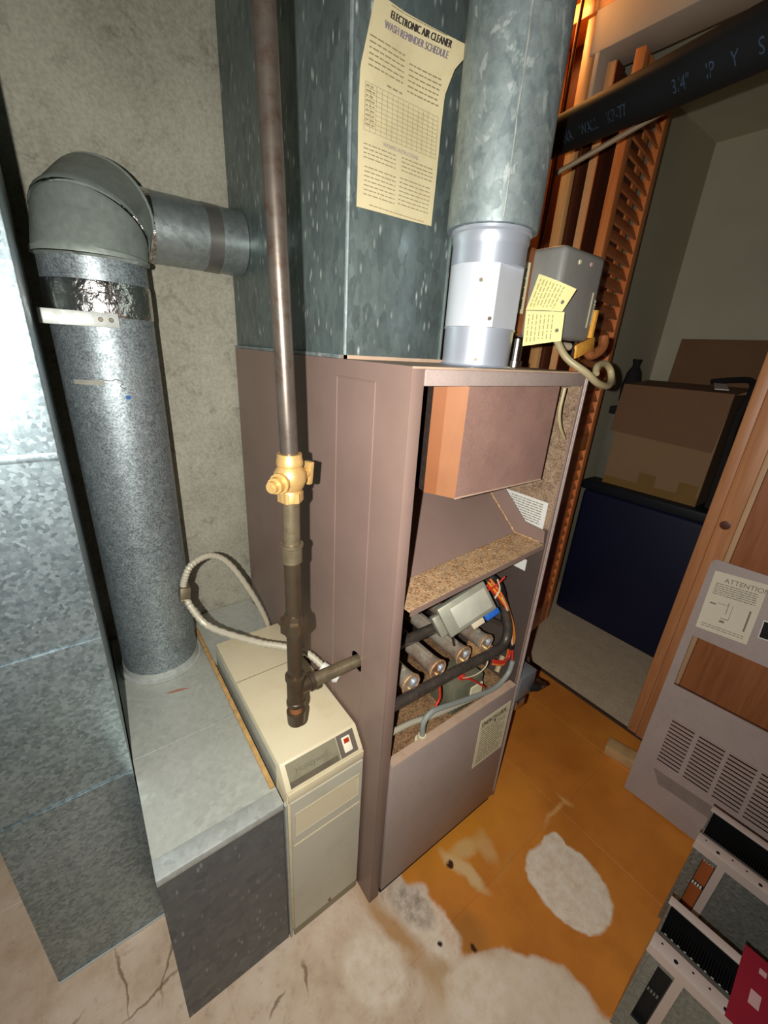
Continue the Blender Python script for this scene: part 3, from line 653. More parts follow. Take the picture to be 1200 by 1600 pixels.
# lower door
ld = MB().box((0.030, -0.006, 0.028), (0.4475, 0.016, 0.459)).build('lower_door', 'taupe_panel', F, bevel=0.002)
MB().box((0.031, -0.0055, 0.4592), (0.4465, 0.0155, 0.4612)).build('door_top_edge', 'taupe_edge', ld)
def eg(x, y): return V(0.316 + x, -0.0074, 0.242 + y)
el = MB().box((0.316, -0.0072, 0.242), (0.437, -0.0062, 0.412)).build('energy_label', 'label_cream', ld)
m = MB(); m.text('ENERGYGUIDE', 0.0185, lambda x, y: eg(0.007+x, 0.146+y), squeeze=0.80, bold=0.0006)
for (a, b, c_, d_) in ((0.006, 0.141, 0.115, 0.1425), (0.058, 0.134, 0.064, 0.143)): m.add([eg(a, b), eg(c_, b), eg(c_, d_), eg(a, d_)], [(0,1,2,3)])
m.build('label_heading', 'ink_black', el)
m = MB()
for k in range(14): print_lines(m, eg, 0.010, 0.110-(0.02 if k % 4 == 3 else 0), 0.012+k*0.0090, 0.0028, rnd, 0.006, 0.026)
m.build('label_print', 'print_grey', el)
MB().box((0.034, 0.002, 0.0), (0.4465, 0.012, 0.0278)).build('toe_strip', 'back_dark', F)
for z in (0.26, 0.215):
    MB().lathe((W+0.0002, 0.02, z), (1, 0, 0), [(0, 0.006), (0.01, 0.005)], 8).build('screw', 'chrome', F)

# junction box and cord on the right flank
jb = thing('junction_box', (0.50, 0.02, 0.35), 'small grey electrical box on the furnace side near the floor', 'electrical box')
MB().box((0.4706, -0.004, 0.385), (0.545, 0.05, 0.462)).build('box_body', 'junction_grey', jb, bevel=0.004)
MB().box((0.4706, -0.006, 0.352), (0.512, 0.03, 0.3845)).build('box_clamp', 'chrome', jb, bevel=0.003)
MB().lathe((0.535, 0.0, 0.40), (1, -0.6, 0), [(0, 0.012), (0.022, 0.012), (0.03, 0.007)], 12).build('plug', 'wire_black', jb)
cd = MB()
cd.tube(spline([(0.552, -0.004, 0.395), (0.60, -0.01, 0.38), (0.66, 0.06, 0.33), (0.70, 0.12, 0.36), (0.66, 0.13, 0.50), (0.56, 0.10, 0.56), (0.50, 0.10, 0.46), (0.54, 0.09, 0.28), (0.64, 0.10, 0.25), (0.69, 0.12, 0.40), (0.60, 0.14, 0.60), (0.50, 0.15, 0.52), (0.474, 0.16, 0.50)], 8), 0.0042, 8)
cd.build('power_cord', 'cable_dark', jb)

# ------------------------------------------------------------------ supply plenum + notice
pz0, px0, px1, py0, py1 = H+0.0005, 0.010, 0.229, 0.187, 0.735
pl = thing('supply_plenum', ((px0+px1)/2, (py0+py1)/2, pz0), 'tall grey galvanized plenum box rising from the furnace top behind the notice', 'duct')
MB().box((px0, py0, pz0), (px1, py1, 2.495)).build('casing', 'zinc_plenum', pl, bevel=0.002)
MB().tube([(px0, py0, pz0), (px0, py0, 2.49)], 0.0035, 8).build('corner_seam', 'zinc_flue', pl)
MB().tube([(px1, py0, pz0), (px1, py0, 2.49)], 0.003, 8).build('corner_seam', 'zinc_plenum', pl)
MB().box((px0-0.006, py0-0.006, pz0), (px1+0.004, py0+0.001, pz0+0.006)).build('base_flange', 'taupe_edge', pl)
MB().box((px0-0.006, py0-0.006, pz0), (px0+0.001, py1, pz0+0.006)).build('base_flange', 'zinc_flue', pl)
Lc = [(0, 0.058, 1.726), (0.31, 0.0375, 1.643), (0.61, 0.0370, 1.571), (1, 0.037, 1.475)]
Rc = [(0, 0.236, 1.722), (0.14, 0.209, 1.692), (0.30, 0.198, 1.658), (0.46, 0.199, 1.617), (0.67, 0.197, 1.565), (1, 0.197, 1.479)]
def interp(T, t):
    for a, b in zip(T, T[1:]):
        if t <= b[0]:
            k = (t-a[0])/(b[0]-a[0]); k2 = k
            return (a[1]+(b[1]-a[1])*k2, a[2]+(b[2]-a[2])*k2)
    return T[-1][1:]
KP = (py0 - 0.007 + 0.4522)/(0.205 + 0.4522)
def PK(x, y, z): return (-0.3813 + (x+0.3813)*KP, y, 1.2686 + (z-1.2686)*KP)
def paper_y(x, z):
    s = (x-0.037)/0.16; t = (1.73-z)/0.255
    curl = max(0, s-0.45)*max(0, 0.45-t)
    return py0 - 0.0045 - 0.05*curl - 0.0022*math.sin(t*9+s*2)*0.6 - 0.002*s - 0.0012*math.sin(s*5+1)
def paper_pt(s, t):
    a = interp(Lc, t); b = interp(Rc, t)
    x = a[0]+(b[0]-a[0])*s; z = a[1]+(b[1]-a[1])*s
    return PK(x, paper_y(x, z), z)
no = thing('notice_sheet', (0.12, py0, 1.475), 'curling yellowed paper notice taped to the front of the tall plenum', 'paper')
MB().grid(paper_pt, 22, 34, (0, 0.0008, 0)).build('sheet', 'paper', no, smooth=60)
def on_paper(ang=0.0, ox=0, oz=0):
    def fn(x, y):
        X = ox + x*math.cos(ang) - y*math.sin(ang); Z = oz + x*math.sin(ang) + y*math.cos(ang)
        return V(PK(X, paper_y(X, Z) - 0.0007, Z))
    return fn
MB().text('ELECTRONIC AIR CLEANER', 0.0125, on_paper(0.02, 0.084, 1.7085), shear=0.2, squeeze=0.72, bold=0.0007).build('notice_heading', 'ink_black', no)
MB().text('WASH REMINDER SCHEDULE', 0.0125, on_paper(0.03, 0.074, 1.6945), shear=0.2, squeeze=0.72, bold=0.0006).build('notice_subheading', 'ink_violet', no)
m = MB(); f_ = on_paper()
for k in range(2): print_lines(m, f_, 0.085, 0.185, 1.7215-0.0*k, 0.0012, rnd, 0.003, 0.009)
for k in range(6):
    print_lines(m, f_, 0.050, 0.115, 1.678-k*0.0062, 0.0018, rnd, 0.004, 0.012)
    print_lines(m, f_, 0.124, 0.188, 1.672-k*0.0062, 0.0018, rnd, 0.004, 0.012)
print_lines(m, f_, 0.085, 0.115, 1.6345, 0.0022, rnd, 0.006, 0.012)
# reminder table
zt_ = [1.628-0.0055*k for k in range(11)]
for z in zt_: m.add([f_(0.046, z), f_(0.19, z), f_(0.19, z+0.0006), f_(0.046, z+0.0006)], [(0,1,2,3)])
for k in range(15):
    x = 0.046+k*0.144/14; m.add([f_(x, zt_[-1]), f_(x+0.0006, zt_[-1]), f_(x+0.0006, zt_[0]), f_(x, zt_[0])], [(0,1,2,3)])
for k in range(9): print_lines(m, f_, 0.048, 0.064, zt_[k+1]+0.0016, 0.002, rnd, 0.004, 0.010)
for k in range(4):
    print_lines(m, f_, 0.046, 0.108, 1.556-k*0.0055, 0.0015, rnd, 0.004, 0.012)
    print_lines(m, f_, 0.120, 0.188, 1.557-k*0.0055, 0.0015, rnd, 0.004, 0.012)
for k in range(7):
    print_lines(m, f_, 0.048, 0.110, 1.528-k*0.0058, 0.0015, rnd, 0.004, 0.012)
    print_lines(m, f_, 0.118, 0.186, 1.530-k*0.0058, 0.0015, rnd, 0.004, 0.012)
print_lines(m, f_, 0.060, 0.178, 1.481, 0.0013, rnd, 0.003, 0.009)
tag(m.build('notice_print', 'ink_faint', no), kind='stuff')
MB().text('WASHING INSTRUCTIONS', 0.0075, on_paper(0.0, 0.082, 1.5625), squeeze=0.8).build('notice_subheading', 'ink_violet', no)

# ------------------------------------------------------------------ flue and vent damper
fx, fy = 0.2425, 0.104
FL = thing('flue_pipe', (fx, fy, 1.4605), 'fat mottled galvanized flue pipe rising from the white damper collar', 'pipe')
MB().lathe((fx, fy, 1.4605), (0, 0, 1), [(0, 0.066), (0.0, 0.0745), (0.004, 0.0755), (1.03, 0.0755)], 48).build('pipe_wall', 'zinc_flue', FL)
sr = random.Random(5)
MB().tube([(fx-0.046+sr.uniform(-.0012, .0012), fy-0.0600, 1.466+k*0.02) for k in range(51)], [sr.uniform(0.0006, 0.0020) for k in range(51)], 6).build('lock_seam', 'zinc_trim', FL)
VD = thing('vent_damper', (fx, fy, H+0.0005), 'white aluminum vent damper collar standing on the furnace top', 'damper')
MB().lathe((fx, fy, H+0.0005), (0, 0, 1), [(0, 0.0690), (0.003, 0.0605), (0.060, 0.0612), (0.060, 0.0630), (0.063, 0.0630)], 40).build('lower_collar', 'aluminum', VD)
wrap = [(fx + 0.0622*math.cos(math.radians(q)), fy + 0.0622*math.sin(math.radians(q)), 1.3140) for q in [241] + list(range(313, 600, 8))]
MB().prism(wrap, (0, 0, 0.0945)).build('body_wrap', 'aluminum_wrap', VD, smooth=20)
MB().lathe((fx, fy, 1.4085), (0, 0, 1), [(0, 0.0625), (0.028, 0.0625), (0.032, 0.0630), (0.036, 0.0645), (0.044, 0.0645), (0.047, 0.0670), (0.0515, 0.0670)], 40).build('upper_collar', 'aluminum', VD)
for a, z in ((215, 1.383), (235, 1.327), (222, 1.262)):
    r = 0.0624 if z > 1.3 else 0.0612; q = V(fx + r*math.cos(math.radians(a)), fy + r*math.sin(math.radians(a)), z)
    MB().lathe(q, (math.cos(math.radians(a)), math.sin(math.radians(a)), 0), [(-0.002, 0.0035), (0.0025, 0.003)], 8).build('screw', 'connector', VD)
# motor housing on its bracket
MB().box((0.306, 0.1265, 1.312), (0.3998, 0.1295, 1.468)).build('bracket', 'bracket_rust', VD, bevel=0.001)
bl = MB().box((0.352, 0.1255, 1.352), (0.390, 0.1263, 1.442)).build('bracket_label', 'label_cream', VD)
m = MB(); f2 = lambda x, y: V(0.386-y, 0.1250, 1.356+x)
for k in range(3): print_lines(m, f2, 0.004, 0.076, 0.004+0.0105*k, 0.004, rnd, 0.006, 0.02)
m.build('label_print', 'print_grey', bl)
mh = MB().box((0.400, 0.061, 1.309), (0.548, 0.150, 1.469)).build('motor_housing', 'motor_grey', VD, bevel=0.012, seg=4)
m = MB(); m.box((0.5225, 0.0602, 1.336), (0.5265, 0.0609, 1.402)).build('label_stripe', 'label_cream', mh)
m = MB(); f3 = lambda x, y: V(0.541-y, 0.0602, 1.342+x)
print_lines(m, f3, 0.0, 0.05, 0.001, 0.0055, rnd, 0.003, 0.006); m.build('label_print', 'label_cream', mh)
for x, z, mt in ((0.494, 1.448, 'label_pink'), (0.452, 1.446, 'label_cream')):
    MB().lathe((x, 0.0608, z), (0, -1, 0), [(0, 0.0045), (0.002, 0.0035)], 10).build('rivet', mt, mh)
MB().box((0.556, 0.058, 1.318), (0.5485, 0.09, 1.372)).build('side_tag', 'orange_tape', mh)
MB().obox((0.545, 0.066, 1.298), ((0.95, 0.1, 0.25), (0, 1, 0), (-0.25, 0, 0.95)), (0.044, 0.003, 0.014)).build('orange_sticker', 'orange_tape', mh, bevel=0.003)
MB().tube([(0.475, 0.085, 1.298), (0.515, 0.085, 1.298)], 0.008, 10).build('wire_nut', 'wire_white', mh)
MB().tube(spline([(0.57, 0.085, 1.315), (0.60, 0.08, 1.285), (0.635, 0.075, 1.300), (0.645, 0.08, 1.325)], 6), 0.011, 10).build('tape_end', 'bracket_rust', mh)
MB().tube(spline([(0.515, 0.07, 1.312), (0.49, 0.06, 1.275), (0.47, 0.05, 1.262)], 6), 0.003, 6).build('motor_wire', 'cable_dark', mh)
MB().tube(spline([(0.400, 0.050, 1.312), (0.405, 0.02, 1.275), (0.428, -0.014, 1.250), (0.46, -0.024, 1.232), (0.51, -0.020, 1.226), (0.545, -0.008, 1.236), (0.552, 0.002, 1.256), (0.53, 0.006, 1.268), (0.495, 0.002, 1.262), (0.480, -0.006, 1.248)], 8), 0.0068, 12).build('vinyl_tube', 'vinyl', mh)
MB().tube(spline([(0.372, -0.010, 1.222), (0.374, -0.008, 1.18), (0.388, -0.007, 1.15), (0.416, -0.006, 1.122)], 6), 0.0032, 8).build('drain_tube', 'vinyl', F)
MB().lathe((0.395, 0.13, H+0.0005), (0, 0, 1), [(0, 0.016), (0.012, 0.016), (0.013, 0.012), (0.055, 0.012)], 14).build('conduit_fitting', 'chrome', VD)
# two yellow tags on the motor
def yellow_tag(pts, bend, label, lines):
    root = thing('yellow_tag', tuple(sum((V(p) for p in pts), Vector())/4), label, 'tag')
    nrm = V(-0.865, -0.50, 0)
    def fn(u, v):
        a, b, c_, d_ = [V(p) for p in pts]
        return (a*(1-u)+b*u)*(1-v) + (d_*(1-u)+c_*u)*v + nrm*(bend*math.sin(u*math.pi) + 0.006)
    MB().grid(fn, 10, 10, nrm*-0.0006).build('card', 'tag_yellow', root, smooth=60)
    m = MB(); r_ = random.Random(len(label))
    for k in range(lines):
        u = 0.08 + 0.62*k/(lines-1); v = 0.10
        while v < 0.88:
            L = min(r_.uniform(0.05, 0.2), 0.9-v)
            q = [fn(u, v), fn(u, v+L), fn(u+0.03, v+L), fn(u+0.03, v)]
            m.add([p + nrm*0.0005 for p in q], [(0,1,2,3)]); v += L+0.04
    m.build('tag_print', 'tag_ink', root)
    q = fn(0.86, 0.62)
    MB().lathe(q + nrm*0.0003, nrm, [(0, 0.0035), (0.0004, 0.0035)], 8).build('tag_symbol', 'print_grey', root)
yellow_tag([(0.373, 0.090, 1.417), (0.408, 0.029, 1.392), (0.400, 0.044, 1.3545), (0.366, 0.101, 1.3555)], 0.008, 'upper yellow printed tag wrapped on the damper motor corner', 8)
yellow_tag([(0.3665, 0.100, 1.3545), (0.402, 0.040, 1.3535), (0.404, 0.037, 1.304), (0.369, 0.097, 1.291)], 0.004, 'lower yellow printed tag hanging below the motor corner', 7)

# ------------------------------------------------------------------ gas pipe
gx, gy = -0.134, 0.1
GP = thing('gas_pipe', (gx, gy, 0.592), 'black steel gas pipe with brass shutoff valve running down the furnace side', 'pipe')
MB().tube([(gx-0.020, gy, 2.49), (gx-0.0155, gy, 1.60), (gx, gy, 1.115)], 0.0130, 18).build('riser', 'steel_pipe', GP)
va = MB().lathe((gx, gy, 1.046), (0, 0, 1), [(0, 0.0165), (0.001, 0.0175), (0.016, 0.0175), (0.018, 0.0165), (0.022, 0.0195), (0.034, 0.0245), (0.046, 0.0235), (0.055, 0.0175), (0.057, 0.0195), (0.0645, 0.0195), (0.0665, 0.0185), (0.074, 0.0180)], 20).build('valve_body', 'brass', GP)
MB().lathe((gx, gy, 1.046), (0, 0, 1), [(0.0005, 0.0195), (0.0155, 0.0195)], 6).build('valve_hex', 'brass', va, smooth=10)
sd = V(-0.80, -0.55, -0.02).normalized()
MB().lathe((gx, gy, 1.082), sd, [(0.015, 0.013), (0.026, 0.013), (0.0262, 0.0155), (0.031, 0.0155), (0.0312, 0.012), (0.042, 0.012), (0.0422, 0.0085), (0.050, 0.0085), (0.0502, 0.005), (0.052, 0.0048)], 12).build('side_port', 'brass', va)
MB().lathe((gx, gy, 1.084), (0.96, 0.28, 0), [(0.015, 0.011), (0.034, 0.009)], 12).build('valve_stem', 'brass', va)
hv = V(0.96, 0.28, 0).normalized(); hs_ = V(-hv.y, hv.x, 0)
MB().obox(V(gx, gy, 1.084)+hv*0.036, (hv, hs_, (0.1, 0, 1)), (0.0045, 0.0085, 0.018)).build('valve_lever', 'brass', va, bevel=0.002)
MB().tube([(gx, gy, 0.972), (gx+0.0003, gy, 1.046)], 0.0134, 16).build('nipple', 'nipple_steel', GP)
MB().lathe((gx, gy, 0.940), (0, 0, 1), [(0, 0.0145), (0.003, 0.0165), (0.006, 0.0160), (0.028, 0.0165), (0.030, 0.0185), (0.034, 0.0185), (0.0345, 0.015)], 20).build('coupling', 'nipple_steel', GP)
MB().tube([(gx, gy, 0.838), (gx, gy, 0.9405)], 0.0134, 16).build('nipple', 'steel_dark', GP)
un = MB().lathe((gx, gy, 0.800), (0, 0, 1), [(0, 0.0165), (0.010, 0.0175)], 8).lathe((gx, gy, 0.810), (0, 0, 1), [(0, 0.0245), (0.019, 0.0245)], 8).lathe((gx, gy, 0.829), (0, 0, 1), [(0, 0.0185), (0.012, 0.0165)], 8)
un.build('union_nut', 'steel_dark', GP, smooth=15)
MB().tube([(gx, gy, 0.705), (gx, gy, 0.8005)], 0.0134, 16).build('nipple', 'steel_dark', GP)
te = MB().lathe((gx, gy, 0.640), (0, 0, 1), [(0, 0.0175), (0.008, 0.0175), (0.010, 0.0160), (0.058, 0.0160), (0.060, 0.0185), (0.068, 0.0185), (0.069, 0.015)], 18)
te.lathe((gx, gy, 0.676), (1, 0, 0), [(0.006, 0.0150), (0.026, 0.0150), (0.027, 0.0180), (0.035, 0.0180), (0.036, 0.014)], 18).build('tee', 'steel_dark', GP)
MB().tube([(gx+0.0355, gy, 0.676), (0.030, gy-0.001, 0.6755)], 0.0128, 16).build('branch', 'nipple_steel', GP)
MB().tube([(gx, gy, 0.622), (gx, gy, 0.6405)], 0.0125, 14).build('nipple', 'rust_orange', GP)
MB().lathe((gx, gy, 0.592), (0, 0, 1), [(0, 0.013), (0.003, 0.0165), (0.022, 0.0175), (0.030, 0.0180), (0.031, 0.0135)], 18).build('drip_cap', 'steel_dark', GP)

# ------------------------------------------------------------------ round duct with elbow, branch pipe
rx, ry, rr = -0.296, 0.588, 0.0865
RD = thing('round_duct', (rx, ry, 0.4655), 'speckled grey round duct standing on the low metal box', 'duct')
MB().lathe((rx, ry, 0.4655), (0, 0, 1), [(0, rr), (0.922, rr)], 44).build('pipe_wall', 'zinc_round', RD)
MB().lathe((rx, ry, 0.4655), (0, 0, 1), [(0, rr+0.010), (0.003, rr+0.010), (0.004, rr+0.003), (0.02, rr+0.001)], 44).build('base_collar', 'zinc_trim', RD)
MB().lathe((rx, ry, 1.294), (0, 0, 1), [(0, rr+0.0006), (0.006, rr+0.0012), (0.052, rr+0.0015), (0.058, rr+0.0006)], 44).build('foil_tape', 'foil', RD)
# gored elbow turning towards the plenum
zc, Rb, er = 1.392, 0.091, 0.0905
hx = V(math.cos(math.radians(60)), math.sin(math.radians(60)), 0); hy = V(-hx.y, hx.x, 0); ex = V(rx, ry, 0)
def cen(a): return ex + hx*(Rb - Rb*math.cos(a)) + V(0, 0, zc + Rb*math.sin(a))
def ring(a, r):
    u = hx*(-math.cos(a)) + V(0, 0, math.sin(a))
    return [cen(a) + u*(r*math.cos(2*math.pi*k/40)) + hy*(r*math.sin(2*math.pi*k/40)) for k in range(40)]
gores = [0, 36, 74]
for i in range(2):
    a0_, a1_ = math.radians(gores[i]), math.radians(gores[i+1])
    rs = [ring(a0_+(a1_-a0_)*t, rr_) for t, rr_ in ((0.0, er+0.0028), (0.08, er+0.0028), (0.12, er), (0.90, er), (0.98, er-0.001))]
    mb = MB(); vs = [p for q in rs for p in q]
    mb.add(vs, [(j*40+k, j*40+(k+1) % 40, (j+1)*40+(k+1) % 40, (j+1)*40+k) for j in range(4) for k in range(40)])
    mb.build('elbow_gore', 'zinc_elbow', RD)
a_ = math.radians(74); rim_c = cen(a_); rim_t = hx*math.sin(a_) + V(0, 0, math.cos(a_))
MB().lathe(rim_c, rim_t, [(-0.004, er-0.001), (0.0, er+0.002), (0.004, er+0.002), (0.005, er-0.002), (0.006, 0.02)], 40, cap=False).build('elbow_rim', 'zinc_elbow', RD)
# hanger strap across the duct, paint marks
MB().box((rx-0.099, ry-rr-0.006, 1.2765), (rx+0.016, ry-rr-0.0035, 1.3005)).build('strap', 'zinc_trim', RD, bevel=0.0008)
for x in (rx-0.012, rx+0.004):
    MB().lathe((x, ry-rr-0.006, 1.289), (0, -1, 0), [(0, 0.004), (0.0015, 0.003)], 10).build('screw', 'connector', RD)
def on_duct(a, z, r=rr+0.0006): return V(rx + r*math.cos(math.radians(a)), ry + r*math.sin(math.radians(a)), z)
def duct_patch(name, a0, a1, z0, z1, mat, wav=0.0):
    MB().grid(lambda u, v: on_duct(a0+(a1-a0)*u, z0+(z1-z0)*v + wav*math.sin(u*3.1)), 8, 2, (0, 0, 0)).build(name, mat, RD)
duct_patch('paint_smear', 218, 255, 1.176, 1.184, 'white_mark')
duct_patch('blue_dot', 275, 280, 1.150, 1.157, 'blue_mark')
MB().tube(spline([on_duct(250, 1.186), on_duct(262, 1.184), on_duct(268, 1.187), on_duct(274, 1.180), on_duct(271, 1.174), on_duct(277, 1.168)], 6), 0.0008, 5).build('pen_scrawl', 'print_grey', RD)
BP = thing('branch_pipe', (-0.1, 0.668, 1.42), 'horizontal grey branch pipe joining the elbow to the tall plenum', 'pipe')
bz, br, by, bx0 = 1.478, 0.0655, 0.668, -0.232
MB().lathe((bx0, by, bz), (1, 0, 0), [(0, br), (px0-bx0-0.001, br)], 40).build('pipe_wall', 'zinc_branch', BP)
MB().lathe((bx0+0.002, by, bz), (1, 0, 0), [(0, br+0.0012), (0.050, br+0.0012)], 40).build('foil_tape', 'foil', BP)
MB().lathe((-0.075, by, bz), (1, 0, 0), [(0, br+0.001), (0.030, br+0.001)], 40).build('dull_tape', 'tape_dull', BP)

# ------------------------------------------------------------------ return drop duct at the left
RT = thing('return_duct', (-0.50, 0.49, 0), 'tall bright galvanized duct along the left edge of the picture', 'duct')
MB().box((-0.606, 0.259, 0.004), (-0.4035, 0.735, 2.495)).build('casing', 'zinc_duct', RT, bevel=0.0015)
for z, h in ((1.106, 0.006), (0.797, 0.0035), (0.482, 0.0035)):
    MB().box((-0.6055, 0.2568, z-h), (-0.4045, 0.2588, z+h)).build('cleat', 'zinc_duct', RT, bevel=0.0009)
MB().box((-0.607, 0.2565, 0.0), (-0.4025, 0.2588, 0.007)).build('bottom_hem', 'label_white', RT)
MB().lathe((-0.548, 0.2586, 0.745), (0, -1, 0), [(0, 0.005), (0.003, 0.004)], 10).build('screw', 'chrome', RT)

# low filter box the round duct stands on
LB = thing('filter_box', (-0.29, 0.39, 0), 'low galvanized box with pale top between the left duct and cream cabinet', 'duct')
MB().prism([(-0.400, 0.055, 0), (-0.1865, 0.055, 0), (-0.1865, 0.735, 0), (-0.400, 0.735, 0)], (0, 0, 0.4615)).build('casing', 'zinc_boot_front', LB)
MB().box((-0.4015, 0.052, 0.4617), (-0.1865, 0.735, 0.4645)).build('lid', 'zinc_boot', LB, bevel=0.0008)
MB().box((-0.4015, 0.0505, 0.4645), (-0.1865, 0.084, 0.4658)).build('lid_flange', 'zinc_trim', LB, bevel=0.0004)
MB().box((-0.4015, 0.0490, 0.4500), (-0.1865, 0.0522, 0.4655)).build('lid_lip', 'zinc_trim', LB, bevel=0.001)
MB().box((-0.400, 0.300, 0.4645), (-0.1865, 0.3035, 0.4653)).build('lid_seam', 'zinc_trim', LB)
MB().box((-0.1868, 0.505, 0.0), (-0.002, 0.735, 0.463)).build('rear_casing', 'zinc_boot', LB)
MB().box((-0.197, 0.088, 0.4645), (-0.1872, 0.665, 0.4705)).build('foam_gasket', 'gasket', LB, bevel=0.002)
MB().prism([(-0.312, 0.452, 0.4646), (-0.285, 0.450, 0.4646), (-0.257, 0.437, 0.4646), (-0.275, 0.440, 0.4646), (-0.300, 0.444, 0.4646)], (0, 0, 0.0004)).build('red_mark', 'red_mark', LB)

# ------------------------------------------------------------------ electronic air cleaner cabinet
AC = thing('air_cleaner_cabinet', (-0.09, 0.27, 0), 'narrow cream cabinet with sloped control panel between metal box and furnace', 'air cleaner')
xa, xb = -0.1785, -0.0045
side = [(0.0535, 0.012), (0.0535, 0.479), (0.086, 0.520), (0.498, 0.520), (0.498, 0.012)]
MB().prism([(xa, y, z) for y, z in side], (xb-xa, 0, 0)).build('casing', 'cream', AC, bevel=0.003)
MB().box((xa-0.0005, 0.098, 0.02), (xa-0.002, 0.496, 0.508)).build('side_plate', 'zinc_boot', AC)
MB().box((xa+0.001, 0.333, 0.5198), (xb-0.001, 0.3355, 0.5206)).build('lid_seam', 'cream_dark', AC)
bd = V(0, 0.0325, 0.041).normalized(); bn = V(0, -0.041, 0.0325).normalized()
def bev(x, t, o=0.0): return V(x, 0.0535, 0.479) + bd*t + bn*o
def bevbox(x0, x1, t0, t1, o0, o1):
    return MB().prism([bev(x0, t0, o0), bev(x1, t0, o0), bev(x1, t1, o0), bev(x0, t1, o0)], bn*(o1-o0))
bevbox(-0.168, -0.058, 0.0035, 0.0480, 0.0002, 0.0012).build('control_plate', 'control_plate', AC)
bevbox(-0.168, -0.062, 0.0045, 0.0150, 0.0013, 0.0016).build('plate_smudge', 'control_smudge', AC)
MB().text('Honeywell', 0.0155, lambda x, y: bev(-0.152+x, 0.024+y, 0.0016), squeeze=1.05).build('plate_lettering', 'print_grey', AC)
bevbox(-0.0565, -0.016, 0.0035, 0.0480, 0.0002, 0.0012).build('switch_well', 'switch_well', AC)
sw = bevbox(-0.047, -0.028, 0.011, 0.041, 0.0013, 0.0050).build('rocker_switch', 'switch_white', AC, bevel=0.001)
bevbox(-0.0435, -0.0315, 0.0285, 0.0375, 0.0051, 0.0058).build('switch_lens', 'switch_red', sw)
# drop-in door with a finger recess
MB().box((xa+0.002, 0.0505, 0.4530), (xb-0.0005, 0.0533, 0.4765)).build('door_rail', 'cream', AC, bevel=0.001)
dr = MB().plate([(xa+0.006, 0.0495, 0.026), (xb-0.002, 0.0495, 0.026), (xb-0.002, 0.0495, 0.4505), (xa+0.006, 0.0495, 0.4505)],
                [[(xa+0.014, 0.0495, 0.348), (xb-0.010, 0.0495, 0.348), (xb-0.010, 0.0495, 0.407), (xa+0.014, 0.0495, 0.407)]], (0, 0.0032, 0)).build('door', 'cream_front', AC)
MB().prism([(xa+0.014, 0.0527, 0.407), (xa+0.014, 0.0527, 0.4065), (xa+0.014, 0.0500, 0.348), (xa+0.014, 0.0530, 0.348)], (xb-xa-0.024, 0, 0)).build('handle_recess', 'cream', dr)
MB().box((xa+0.014, 0.0488, 0.4072), (xb-0.010, 0.0497, 0.4150)).build('handle_lip', 'cream', dr)
MB().box((xa+0.010, 0.0485, 0.318), (xb-0.006, 0.0496, 0.3225)).build('door_ridge', 'cream', dr)
MB().box((xa+0.004, 0.0500, 0.0005), (xb-0.002, 0.0540, 0.025)).build('toe_strip', 'cream_dark', AC)
MB().box((xa-0.0055, 0.0505, 0.0005), (xa-0.0008, 0.060, 0.452)).build('edge_channel', 'zinc_boot', AC)
MB().lathe((-0.084, 0.0493, 0.034), (0, -1, 0), [(0, 0.0045), (0.002, 0.003)], 8).build('rust_spot', 'rust_orange', AC)

# flexible conduit looping from the furnace to the back
FC = thing('flexible_conduit', (-0.2, 0.4, 0.60), 'cream ribbed conduit looping above the cream cabinet with a connector', 'conduit')
lp = [(-0.030, 0.175, 0.614), (-0.052, 0.22, 0.633), (-0.092, 0.26, 0.641), (-0.136, 0.30, 0.645), (-0.209, 0.38, 0.662), (-0.238, 0.412, 0.705), (-0.246, 0.428, 0.745), (-0.240, 0.44, 0.766), (-0.217, 0.46, 0.788), (-0.170, 0.48, 0.789), (-0.125, 0.49, 0.746), (-0.071, 0.50, 0.634), (-0.036, 0.507, 0.535), (-0.025, 0.512, 0.4645)]
pts = spline(lp, 10)
MB().tube(pts, [0.0066 + 0.0016*(i % 2) for i in range(len(pts))], 10).build('hose', 'conduit_cream', FC)
MB().tube([(-0.012, 0.146, 0.599), (-0.0155, 0.152, 0.601), (-0.018, 0.157, 0.604), (-0.034, 0.182, 0.617)], [0.010, 0.014, 0.0125, 0.0105], 14).build('end_fitting', 'label_white', FC)
kc = V(-0.2455, 0.427, 0.742)
MB().obox(kc, ((0.2, 0.3, 1), (1, 0, -0.2), (0, 1, 0)), (0.013, 0.011, 0.011)).obox(kc+V(-0.003, -0.002, -0.016), ((0.2, 0.3, 1), (1, 0, -0.2), (0, 1, 0)), (0.004, 0.009, 0.009)).build('connector', 'connector', FC, bevel=0.002)

# ------------------------------------------------------------------ drain pipe and tube overhead, line set
AP = thing('drain_pipe', (0.70, 0.1, 1.78), 'thick black plastic pipe sloping across the top right corner', 'pipe')
A_, B_ = V(0.852, 0.445, 1.852), V(0.625, -0.090, 1.775); dv = (B_-A_).normalized()
p0, p1 = A_ - dv*0.10, B_ + dv*0.42; PR = 0.0440
MB().tube([p0, A_, B_, p1], PR, 64).build('pipe_wall', 'abs_black', AP)
cdir = (V(-0.381, -0.452, 1.269) - (A_+B_)/2); cdir = (cdir - dv*cdir.dot(dv)).normalized(); sdir = dv.cross(cdir)
if sdir.z < 0: sdir = -sdir
def on_pipe(o, side=-0.012):
    def fn(x, y):
        a = (y+side)/PR; return A_ + dv*(o+x) + (cdir*math.cos(a) + sdir*math.sin(a))*(PR+0.0011)
    return fn
m = MB()
for s_, o in (('ANNA', 0.045), ('WALL', 0.150), ('KP-77', 0.248), ('3/4"', 0.432), ('IP', 0.505), ('Y', 0.553), ('S', 0.600)):
    m.text(s_, 0.032, on_pipe(o, -0.020), squeeze=0.78)
